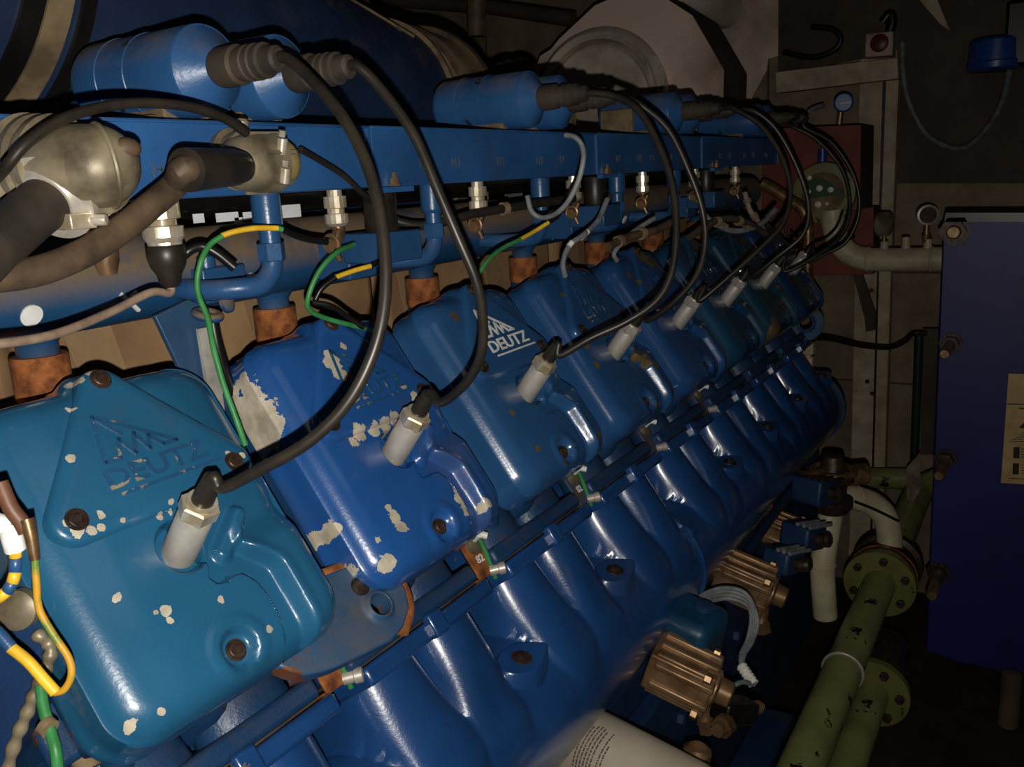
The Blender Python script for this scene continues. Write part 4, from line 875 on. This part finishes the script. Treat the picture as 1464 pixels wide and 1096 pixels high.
b = MB(); b.lathe(c+Vector((0,0,-.05)), (.9,-.2,.3), [(-.1,.03),(-.02,.03),(-.02,.055),(.01,.055),(.01,.04),(.1,.04)], 28); b.build('flange_body', mottled('olive_paint', srgb(66,62,42), srgb(88,82,58), 8, .6), t)
# insulated turbo housing
XB = 1.95; t = thing('turbo_housing', 'pale many sided sheet metal turbo housing with round opening', 'turbo housing', XP(900,140,XB))
face = [XP(x,y,XB) for x,y in ((735,190),(752,150),(765,98),(800,55),(850,8),(900,-14),(940,-10),(990,22),(1035,100),(1034,145),(1034,190))]
b = MB(); b.prism(face, (.004,0,0)); b.build('front_sheet', M['shaded'], t)
b = MB(); b.ring_loft([[p+Vector((.001,0,0)) for p in face], [p+Vector((.20,.0,.0)) for p in face]], True); b.build('side_sheet', M['lagdark'], t)
pc = XP(862,150,XB); rc = .198
b = MB(); b.lathe(pc, (-1,.0,0), [(-.02,rc*.98),(.02,rc*1.03),(.04,rc),(.05,rc*.94),(.04,rc*.86),(.0,rc*.84)], 64, False); b.build('rolled_collar', M['galv'], t)
b = MB(); b.lathe(pc, (-1,0,0), [(.0,rc*.85),(.02,rc*.83),(.03,rc*.79),(.022,rc*.75),(.026,rc*.66),(.012,rc*.5),(.016,.01)], 64); b.build('inner_plate', M['galv'], t)
b = MB(); b.torus(pc+Vector((-.02,0,0)), (1,0,0), rc*.80, .004, 64, 8); b.build('seal_ring', M['black'], t)
b = MB(); b.prism([XP(x,y,XB-.006) for x,y in ((772,80),(798,64),(800,74),(790,92),(768,104),(766,98))], (.002,0,0)); b.build('torn_tape', M['galv'], t); b = MB(); b.prism([XP(x,y,XB-.045) for x,y in ((922,78),(940,80),(950,100),(948,136),(930,120))], (.002,0,0)); b.build('torn_tape', M['galv'], t)
b = MB(); b.tube([D(910,-40,2.6), D(960,-14,2.6), D(1000,2,2.62), D(1040,14,2.7)], .055, 28, 6); o = b.build('silver_duct', M['galv'], None, D(960,-14,2.6)); tag(o, 'pale silver duct crossing above the turbo housing', 'duct')
for a_, c_, lab in (((1.05,-.16,1.653),(1.06,-.10,1.70),'thin dusty clip standing on the rail in front of the fifth coil'),((.93,-.2,1.62),(.96,-.18,1.72),'short dusty post behind the rail, left of its taller twin'),((.98,-.2,1.62),(1.0,-.18,1.74),'taller dusty post behind the rail')):
    b = MB(); b.bb(a_, c_); o = b.build('rail_clip', M['dusty'], None, a_, bevel=.002); tag(o, lab, 'clip')

# ------------------------------------------------------------------ room
XW = 2.95
def slab(nm, a, c, m): 
    b = MB(); b.bb(a, c); return struct(b.build(nm, M[m], None, a))
slab('wall_back', (XW,-2.4,0), (XW+.1,1.6,2.6), 'wall'); slab('wall_left', (-1.6,-2.5,0), (XW,-2.4,2.6), 'wall'); slab('wall_right', (-1.6,1.6,0), (XW,1.7,2.6), 'wall')
slab('floor', (-1.6,-2.5,-.1), (XW+.1,1.7,0), 'floor'); slab('ceiling', (-1.6,-2.5,2.6), (XW+.1,1.7,2.7), 'ceil')
X1 = XW-.06
# dark sheet with stains on the upper wall
def px_plate(nm, lab, cat, pts, X, th, m, bev=0, grp=None):
    b = MB(); b.prism([XP(x,y,X) for x,y in pts], (th,0,0)); o = b.build(nm, M[m], None, XP(*pts[0],X), bevel=bev); tag(o, lab, cat, grp); return o
px_plate('wall_sheet', 'pale sheet with stains on the wall right of the turbo housing', 'sheet', ((1030,-40),(1113,-40),(1112,80),(1098,84),(1096,100),(1074,142),(1030,142)), 2.6, .01, 'lagwhite')
px_plate('wall_sheet', 'dark brown plywood sheet behind the red button box', 'sheet', ((1112,-60),(1285,-60),(1285,70),(1112,110)), XW-.02, .02, 'lagdark')
px_plate('wall_sheet', 'dark plywood sheet on the wall at the upper right', 'sheet', ((1286,-80),(1600,-80),(1600,262),(1280,262)), XW-.02, .02, 'lagdark')
px_plate('metal_strip', 'slanted pale metal strip at the top right corner', 'strip', ((1288,-30),(1328,-30),(1358,44),(1346,36)), XW-.06, .02, 'wood')
px_plate('wooden_post', 'weathered white wooden post standing against the back wall', 'post', ((1229,84),(1286,84),(1274,380),(1262,760),(1250,1010),(1203,1010),(1214,760),(1222,380)), X1-.03, .06, 'wood', .004)
b = MB(); b.prism([XP(x,y,X1-.034) for x,y in ((1262,112),(1267,112),(1257,380),(1247,760),(1244,760),(1254,380))], (.003,0,0)); pp = b.build('groove', M['black'], bpy.data.objects['wooden_post'])
for x, y in ((1246,415),(1246,455),(1240,545),(1247,562)): b = MB(); b.lathe(XP(x,y,X1-.031), (-1,0,0), [(0,.008),(.004,.008)], 8); b.build('nail_hole', M['boltdark'], bpy.data.objects['wooden_post'])
px_plate('wooden_beam', 'whitish wooden cross beam above the red cabinet', 'beam', ((1108,103),(1283,82),(1284,112),(1110,133)), X1-.10, .06, 'wood', .003)
t = thing('stop_button_box', 'small switch box with red round button on top of the beam', 'switch', XP(1258,62,X1-.06))
b = MB(); b.prism([XP(x,y,X1-.08) for x,y in ((1237,48),(1277,44),(1276,79),(1236,82))], (.06,0,0)); b.build('box', M['lagwhite'], t, bevel=.004)
b = MB(); b.lathe(XP(1258,62,X1-.08), (-1,0,0), [(0,.026),(.012,.028),(.016,.022)], 28); b.build('red_button', M['darkred'], t)
b = MB(); b.tube([XP(1272,46,X1-.05), XP(1276,30,X1-.05), XP(1272,20,X1-.05), XP(1262,32,X1-.05)], .016, 12); b.build('cable_gland', M['black'], t)
b = MB(); b.tube([XP(1120,74,X1-.04), XP(1160,82,X1-.04), XP(1192,72,X1-.04), XP(1202,55,X1-.04), XP(1190,42,X1-.04), XP(1160,38,X1-.04)], .010, 10); o = b.build('black_hose', M['black'], None, XP(1192,72,X1-.04)); tag(o, 'black hose curled on the wall above the wooden beam', 'hose')
px_plate('diagonal_brace', 'dark steel brace fixed across the wooden post', 'brace', ((1214,372),(1228,378),(1252,450),(1250,472),(1238,474),(1236,455)), X1-.06, .02, 'lagdark')
# red cabinets
def redcab(nm, lab, pts, X, th): 
    o = px_plate(nm, lab, 'cabinet', pts, X, .012, 'red', .002); b = MB(); b.prism([XP(x,y,X)+Vector((.012,0,0)) for x,y in pts], (th,0,0)); s = b.build('cabinet_side', M['lagdark'], o); return o
redcab('red_cabinet', 'upper faded red metal cabinet under the blue gauge', ((1090,184),(1231,178),(1229,300),(1090,306)), 2.42, .2)
redcab('red_cabinet', 'lower faded red metal cabinet behind the cream pipe', ((1080,304),(1249,296),(1248,392),(1080,396)), 2.56, .1)
t = thing('blue_gauge', 'small round blue gauge above the red cabinet', 'gauge', XP(1206,148,2.44))
b = MB(); b.lathe(XP(1206,147,2.46), (-1,.2,0), [(0,.026),(.02,.028),(.026,.028),(.030,.023)], 28); b.build('blue_body', M['lampblue'], t)
b = MB(); b.box(XP(1209,147,2.427), (.003,.030,.004)); b.build('white_mark', M['decal'], t)
b = MB(); b.tube([XP(1202,160,2.45), XP(1200,178,2.45)], .009, 10, 0); b.build('stem', M['brass'], t)
b = MB(); b.tube([XP(1150,175,2.5), XP(1158,158,2.5), XP(1178,150,2.5)], .008, 10); o = b.build('white_hose', M['greycable'], None, XP(1158,158,2.5)); tag(o, 'short pale hose bending beside the blue gauge', 'hose')
b = MB(); b.lathe(XP(1176,222,2.40), (0,0,-1), [(-.02,.014),(.02,.014),(.02,.02),(.04,.02)], 14); o = b.build('blue_switch', M['lampblue'], None, XP(1176,222,2.40)); tag(o, 'small blue switch above the round dial plate', 'switch')
# round junction plate
t = thing('round_junction_box', 'round olive junction box with white studs behind the leads', 'junction box', XP(1180,275,2.3)); q = XP(1178,276,2.3)
b = MB(); b.lathe(q, (-1,.1,0), [(-.06,.085),(0,.088),(.012,.086),(.014,.066)], 48); b.build('rim', M['greendk'], t)
b = MB(); b.lathe(q+Vector((-.0155,0,0)), (-1,.1,0), [(0,.060),(.002,.060)], 40); b.build('dial_plate', M['dusty'], t)
b = MB(); b.prism([XP(x,y,2.277) for x,y in ((1148,262),(1172,252),(1188,262),(1212,282),(1185,280),(1160,284))], (-.003,0,0)); b.build('board', M['pcb'], t)
for x, y, r in ((1158,254,.0065),(1172,269,.009),(1188,271,.008),(1157,274,.006),(1170,292,.009),(1183,291,.005)): b = MB(); b.lathe(XP(x,y,2.274), (-1,0,0), [(0,r),(.005,r),(.007,r*.6)], 16); b.build('white_stud', M['decal'], t)
for i, pts in enumerate((((1130,330),(1150,345),(1175,342),(1195,325),(1205,300)), ((1128,350),(1160,358),(1190,352),(1222,338)), ((1126,300),(1122,325),(1132,345),(1150,352)))):
    b = MB(); b.tube([XP(x,y,2.15) for x,y in pts], .0035, 8); o = b.build('thin_cable', M['black'], None, XP(*pts[0],2.15)); tag(o, ['thin black cable sagging below the round junction box','lowest thin black cable behind the far leads','thin black cable looping left of the junction box'][i], 'cable')
b = MB(); b.tube([XP(1090,262,2.05), XP(1108,272,2.05), XP(1130,287,2.05), XP(1148,300,2.05), XP(1155,325,2.05), XP(1155,370,2.05), XP(1154,400,2.05)], .016, 16, 6); o = b.build('bronze_pipe', M['brass'], None, XP(1148,300,2.05)); tag(o, 'thin bronze pipe bending down at the far rail end', 'pipe')
# cream pipe with gauges
XC = 2.30
b = MB(); b.tube([XP(1190,300,XC), XP(1192,322,XC), XP(1199,345,XC), XP(1214,362,XC), XP(1240,370,XC), XP(1300,371,XC), XP(1352,370,XC)], .0335, 28, 8); o = b.build('cream_pipe', M['cream'], None, XP(1240,370,XC)); tag(o, 'cream pipe elbow carrying two gauges in front of the red cabinet', 'pipe')
b = MB(); b.torus(XP(1241,370,XC), (0,1,0), .034, .0035); b.torus(XP(1332,371,XC), (0,1,0), .034, .004); b.build('weld_ring', M['cream'], o)
for x, y in ((1264,348),(1295,342),(1326,345)): b = MB(); b.lathe(XP(x,y+10,XC), (0,0,1), [(-.02,.012),(.025,.011),(.027,.008)], 14); b.build('socket', M['cream'], o)
t = thing('pressure_gauge', 'pressure gauge seen edge on, on the cream pipe', 'gauge', XP(1266,320,XC), 'gauges on the cream pipe'); b = MB(); b.lathe(XP(1264,320,XC), (-.35,1,0), [(-.014,.032),(-.012,.034),(.012,.034),(.015,.030)], 32); b.build('case', M['dustymetal'], t)
b = MB(); b.lathe(XP(1264,320,XC)-Vector((-.35,1,0)).normalized()*.0145, (.35,-1,0), [(0,.029),(.001,.029)], 28); b.build('dial', M['dial'], t); b = MB(); b.lathe(XP(1264,346,XC), (0,0,1), [(-.01,.006),(.03,.006)], 10); b.build('stem', M['brass'], t)
t = thing('pressure_gauge', 'round dark faced pressure gauge on the cream pipe', 'gauge', XP(1326,307,XC), 'gauges on the cream pipe'); q = XP(1326,307,XC)
b = MB(); b.lathe(q, (-1,.35,0), [(-.02,.026),(.0,.028),(.006,.028),(.008,.023)], 32); b.build('case', M['steel'], t); b = MB(); b.lathe(q+Vector((-.007,.0025,0)), (-1,.35,0), [(0,.0225),(.0012,.0225)], 28); b.build('dial', M['boltdark'], t)
b = MB(); b.lathe(q+Vector((0,0,-.075)), (0,0,1), [(0,.010),(.02,.012),(.022,.008),(.05,.007)], 12); b.build('stem', M['brass'], t)
# black hose and dark green pipe by the post
b = MB(); b.tube([XP(1160,482,2.3), XP(1190,484,2.4), XP(1230,493,2.5), XP(1270,496,2.6), XP(1292,488,2.65), XP(1306,476,2.7), XP(1325,476,2.7)], .009, 12, 8); o = b.build('black_hose', M['rubber'], None, XP(1230,493,2.5)); tag(o, 'sagging black hose crossing in front of the wooden post', 'hose')
b = MB(); b.tube([XP(1314,478,2.7), XP(1311,560,2.7), XP(1307,660,2.7)], .014, 14, 0); o = b.build('dark_pipe', mottled('dark_green_paint', srgb(24,44,30), srgb(36,60,44), 10, .4), None, XP(1311,560,2.7)); tag(o, 'dark green upright pipe between post and blue plate', 'pipe')
px_plate('steel_upright', 'dark brown steel upright left of the blue plate', 'upright', ((1319,470),(1342,470),(1335,650),(1316,650)), 2.72, .03, 'lagdark')
# blue plate heat exchanger on the right
XE = 1.78; t = thing('heat_exchanger', 'deep blue plate heat exchanger filling the right edge', 'heat exchanger', XP(1400,640,XE))
b = MB(); b.prism([XP(x,y,XE) for x,y in ((1349,312),(1620,312),(1600,560),(1580,930),(1460,966),(1368,946),(1324,930),(1336,640))], (.04,0,0)); b.build('end_plate', M['cab'], t, bevel=.003)
b = MB(); b.prism([XP(x,y,XE)+Vector((.06,.03,-.02)) for x,y in ((1352,318),(1620,318),(1580,930),(1330,930))], (.35,0,0)); b.build('plate_pack', M['lagdark'], t)
b = MB(); b.prism([XP(x,y,XE-.006) for x,y in ((1352,304),(1620,304),(1620,317),(1350,317))], (.05,0,0)); b.build('top_lip', M['black'], t)
for x, y, s in ((1366,330,1.3),(1360,490,1.),(1352,655,1.),(1342,818,1.1)):
    q = XP(x, y, XE); b = MB(); b.lathe(q, (-1,0,0), [(0,.026*s),(.006,.026*s),(.006,.019*s),(.028,.019*s),(.028,.0115*s)], 6); b.build('clamp_nut', M['boltdark'], t, ang=20)
    b = MB(); b.lathe(q+Vector((-.02,0,0)), (-1,0,0), [(0,.0115*s),(.11 if y > 400 else .02,.0115*s),(.114 if y > 400 else .024,.009*s)], 16); b.build('tie_rod', M['brass'], t)
st = px_plate('sticker', 'tan printed notice stuck on the blue plate at the right edge', 'sticker', ((1442,534),(1500,536),(1494,694),(1431,690)), XE-.0015, .001, 'paper')
b = MB(); P_ = lambda pts: b.prism([XP(x,y,XE-.0020) for x,y in pts], (.0004,0,0))
P_(((1440,576.5),(1500,577.5),(1500,579),(1440,578)))
for x0, y0 in ((1449,639),(1448,662)): P_(((x0,y0),(x0+9,y0),(x0+8.5,y0+16),(x0-.5,y0+16)))
for i, (x0, w) in enumerate(((1461,3),(1458,6),(1452,13),(1446,17),(1443,22))): P_(((x0,618+i*3.2),(x0+w,617+i*3.2),(x0+w,618+i*3.2),(x0,619+i*3.2)))
for i in range(4): P_(((1460,641+i*4),(1480,641+i*4),(1480,642+i*4),(1460,642+i*4)))
for i in range(4): P_(((1460,664+i*4),(1480,664+i*4),(1480,665+i*4),(1460,665+i*4)))
P_(((1442,683),(1466,684),(1466,685),(1442,684))); P_(((1457,582),(1466,583),(1466,585),(1457,584)))
b.build('print', M['ink'], st)
tx = text_mb('4', .042, .0002, 0, 0, 0); q = XP(1457,617,XE-.0022); b = MB(); b.add([q+Vector((0,v.x,v.y)) for v in tx.v], tx.f); b.build('numeral', M['ink'], st)
# blue lamp with hanging grey cable
t = thing('blue_lamp', 'blue capped lamp hanging at the top right edge', 'lamp', XP(1425,70,2.6)); q = XP(1425,72,2.6)
b = MB(); b.lathe(q+Vector((0,0,-.055)), (0,0,1), [(0,.066),(.006,.074),(.022,.076),(.026,.072),(.08,.070),(.088,.06)], 40); b.build('blue_cap', M['lampblue'], t)
b = MB(); b.bb(q+Vector((-.05,.02,-.05)), q+Vector((.08,.16,.12))); b.build('housing', M['black'], t, bevel=.008)
b = MB(); b.tube([XP(1290,60,2.8), XP(1292,110,2.8), XP(1301,150,2.8), XP(1325,192,2.8), XP(1360,211,2.78), XP(1390,205,2.75), XP(1420,170,2.7), XP(1436,135,2.66), XP(1444,98,2.62)], .0085, 12, 8); o = b.build('grey_cable', M['greycable'], None, XP(1360,211,2.78)); tag(o, 'grey cable hanging in a loop from the blue lamp', 'cable')
# green pipes
G = lambda px, py, z: D(px, py, z)
YG, ZG = .228, .600
gp = [ZP(1150,1096,ZG), XP(1255,832,1.70)]
ax0 = Vector((.7,YG,ZG)); 
t = thing('green_pipe', 'thick green pipe rising from the bottom edge to a bolted flange', 'pipe', (1.2,YG,ZG))
b = MB(); b.lathe((.55,YG,ZG), (1,0,0), [(0,.037),(1.17,.037)], 32); b.build('pipe_tube', M['greenpipe'], t)
b = MB(); b.lathe((1.70,YG,ZG), (1,0,0), [(0,.037),(.001,.082),(.022,.082),(.022,.04)], 48); b.build('flange', M['greendk'], t)
for i in range(6):
    a = 2*PI*i/6+.4; b = MB(); b.lathe((1.70,YG+.062*math.cos(a),ZG+.062*math.sin(a)), (-1,0,0), [(0,.010),(.010,.010),(.011,.006),(.016,.006)], 6); b.build('flange_bolt', M['boltdark'], t)
b = MB(); b.torus((1.28,YG,ZG), (1,0,0), .039, .003, 32, 8); b.build('wire_band', M['steel'], t)
t = thing('check_valve', 'dark rusty valve body clamped behind the green flange', 'valve', (1.78,YG,ZG)); b = MB(); b.lathe((1.724,YG,ZG), (1,0,0), [(0,.06),(.01,.078),(.05,.08),(.055,.07),(.09,.07),(.095,.082),(.115,.082),(.116,.04)], 36); b.build('valve_body', M['boltdark'], t)
b = MB(); b.torus((1.75,YG,ZG), (1,0,0), .075, .006); b.build('rust_ring', M['rust'], t)
b = MB(); b.tube([(1.84,YG,ZG),(2.1,YG,ZG),(2.3,YG,ZG),(2.38,YG+.01,ZG+.01),(2.44,YG+.06,ZG+.03),(2.46,YG+.14,ZG+.04)], .040, 28, 6); o = b.build('green_pipe', M['greenpipe'], None, (2.1,YG,ZG)); tag(o, 'green pipe leaving the far side of the dark valve', 'pipe')
px_plate('grey_plate', 'thin grey bent plate beside the far green pipe', 'plate', ((1296,668),(1316,646),(1316,700),(1297,730)), 2.2, .004, 'dustymetal')
YG2, ZG2 = .255, .44
t = thing('green_pipe', 'second green pipe partly hidden below the first', 'pipe', (1.2,YG2,ZG2))
b = MB(); b.lathe((.5,YG2,ZG2), (1,0,0), [(0,.035),(.98,.035)], 32); b.build('pipe_tube', M['greenpipe'], t)
b = MB(); b.lathe((1.48,YG2,ZG2), (1,0,0), [(0,.035),(.001,.078),(.02,.078),(.02,.03)], 40); b.build('flange', M['greendk'], t)
for i in range(6):
    a = 2*PI*i/6+.1; b = MB(); b.lathe((1.48,YG2+.058*math.cos(a),ZG2+.058*math.sin(a)), (-1,0,0), [(0,.010),(.010,.010),(.011,.006),(.016,.006)], 6); b.build('flange_bolt', M['boltdark'], t)
b = MB(); b.lathe((1.50,YG2,ZG2), (1,0,0), [(0,.05),(.01,.07),(.06,.072),(.065,.05),(.2,.05)], 32); b.build('valve_body', M['boltdark'], t)
b = MB(); b.tube([XP(1205,683,2.55), XP(1300,684,2.55)], .034, 24, 0); o = b.build('green_pipe', M['greenpipe'], None, XP(1250,683,2.55)); tag(o, 'short level green pipe running to the grey plate', 'pipe')
b = MB(); b.bb((.75,.06,.42),(1.30,.13,.46)); b.bb((1.1,.10,.40),(1.3,.19,.43)); o = b.build('pipe_support', M['block'], None, (1,.1,.4), bevel=.003); tag(o, 'dark blue angle support between engine and green pipes', 'support')
b = MB(); p = XP(1445,985,1.70); b.lathe(p+Vector((0,0,-.09)), (0,0,1), [(0,.022),(.13,.022),(.135,.015)], 20); o = b.build('grey_post', M['lagdark'], None, p); tag(o, 'dim grey stub post at the lower right corner', 'post')
# overhead clutter at the top middle
b = MB(); b.tube([XP(680,-60,1.45), XP(682,52,1.45)], .022, 16, 0); o = b.build('hanging_strut', M['hose'], None, XP(680,0,1.45)); tag(o, 'brown upright strut hanging behind the blue duct', 'strut')
b = MB(); b.tube([XP(560,0,2.3), XP(700,10,2.3), XP(820,28,2.3)], .024, 16, 0); o = b.build('overhead_pipe', M['lagdark'], None, XP(700,10,1.8)); tag(o, 'dim olive pipe overhead behind the duct', 'pipe')
b = MB(); b.tube([XP(440,-5,.9), XP(520,15,.9)], .02, 16, 0); o = b.build('overhead_pipe', M['hose'], None, XP(480,5,.9)); tag(o, 'dusty brown pipe end resting above the blue duct', 'pipe')

# ------------------------------------------------------------------ camera, flash and a faint added fill
cd_ = bpy.data.cameras.new('camera'); cam = bpy.data.objects.new('camera', cd_); COL.objects.link(cam)
r_ = Vector((RX.x,-RY.x,RZ.x)); u_ = -Vector((RX.y,-RY.y,RZ.y)); k_ = -Vector((RX.z,-RY.z,RZ.z))
mw = Matrix(((r_.x,u_.x,k_.x,0),(r_.y,u_.y,k_.y,0),(r_.z,u_.z,k_.z,0),(0,0,0,1))); mw.translation = W(CAM); cam.matrix_world = mw
cd_.sensor_width = 36; cd_.lens = F/1464*36; cd_.clip_start = .01; cd_.clip_end = 30; SC.camera = cam
ld = bpy.data.lights.new('flash', 'SPOT'); ld.energy = 25; ld.color = (1,.95,.87); ld.shadow_soft_size = .0035; ld.spot_size = math.radians(140); ld.spot_blend = 1.0
lo = bpy.data.objects.new('flash', ld); COL.objects.link(lo); lm = mw.copy(); lm.translation = mw.translation - u_*.034 + r_*.004 ; lo.matrix_world = lm
SC.world = bpy.data.worlds.new('world'); SC.world.use_nodes = True; SC.world.node_tree.nodes['Background'].inputs[0].default_value = (1,.92,.8,1); SC.world.node_tree.nodes['Background'].inputs[1].default_value = .004
ad_ = bpy.data.lights.new('fill_light', 'AREA'); ad_.energy = .35; ad_.size = .6; ad_.color = (1,.95,.88); ao = bpy.data.objects.new('fill_light', ad_); COL.objects.link(ao); ao.location = W((.3,1.0,2.45)); ao.rotation_euler = (0,0,0)  # faint fill added overhead; no lamp is seen there
SC.view_settings.view_transform = 'Standard'; SC.view_settings.look = 'None'; SC.view_settings.exposure = 0
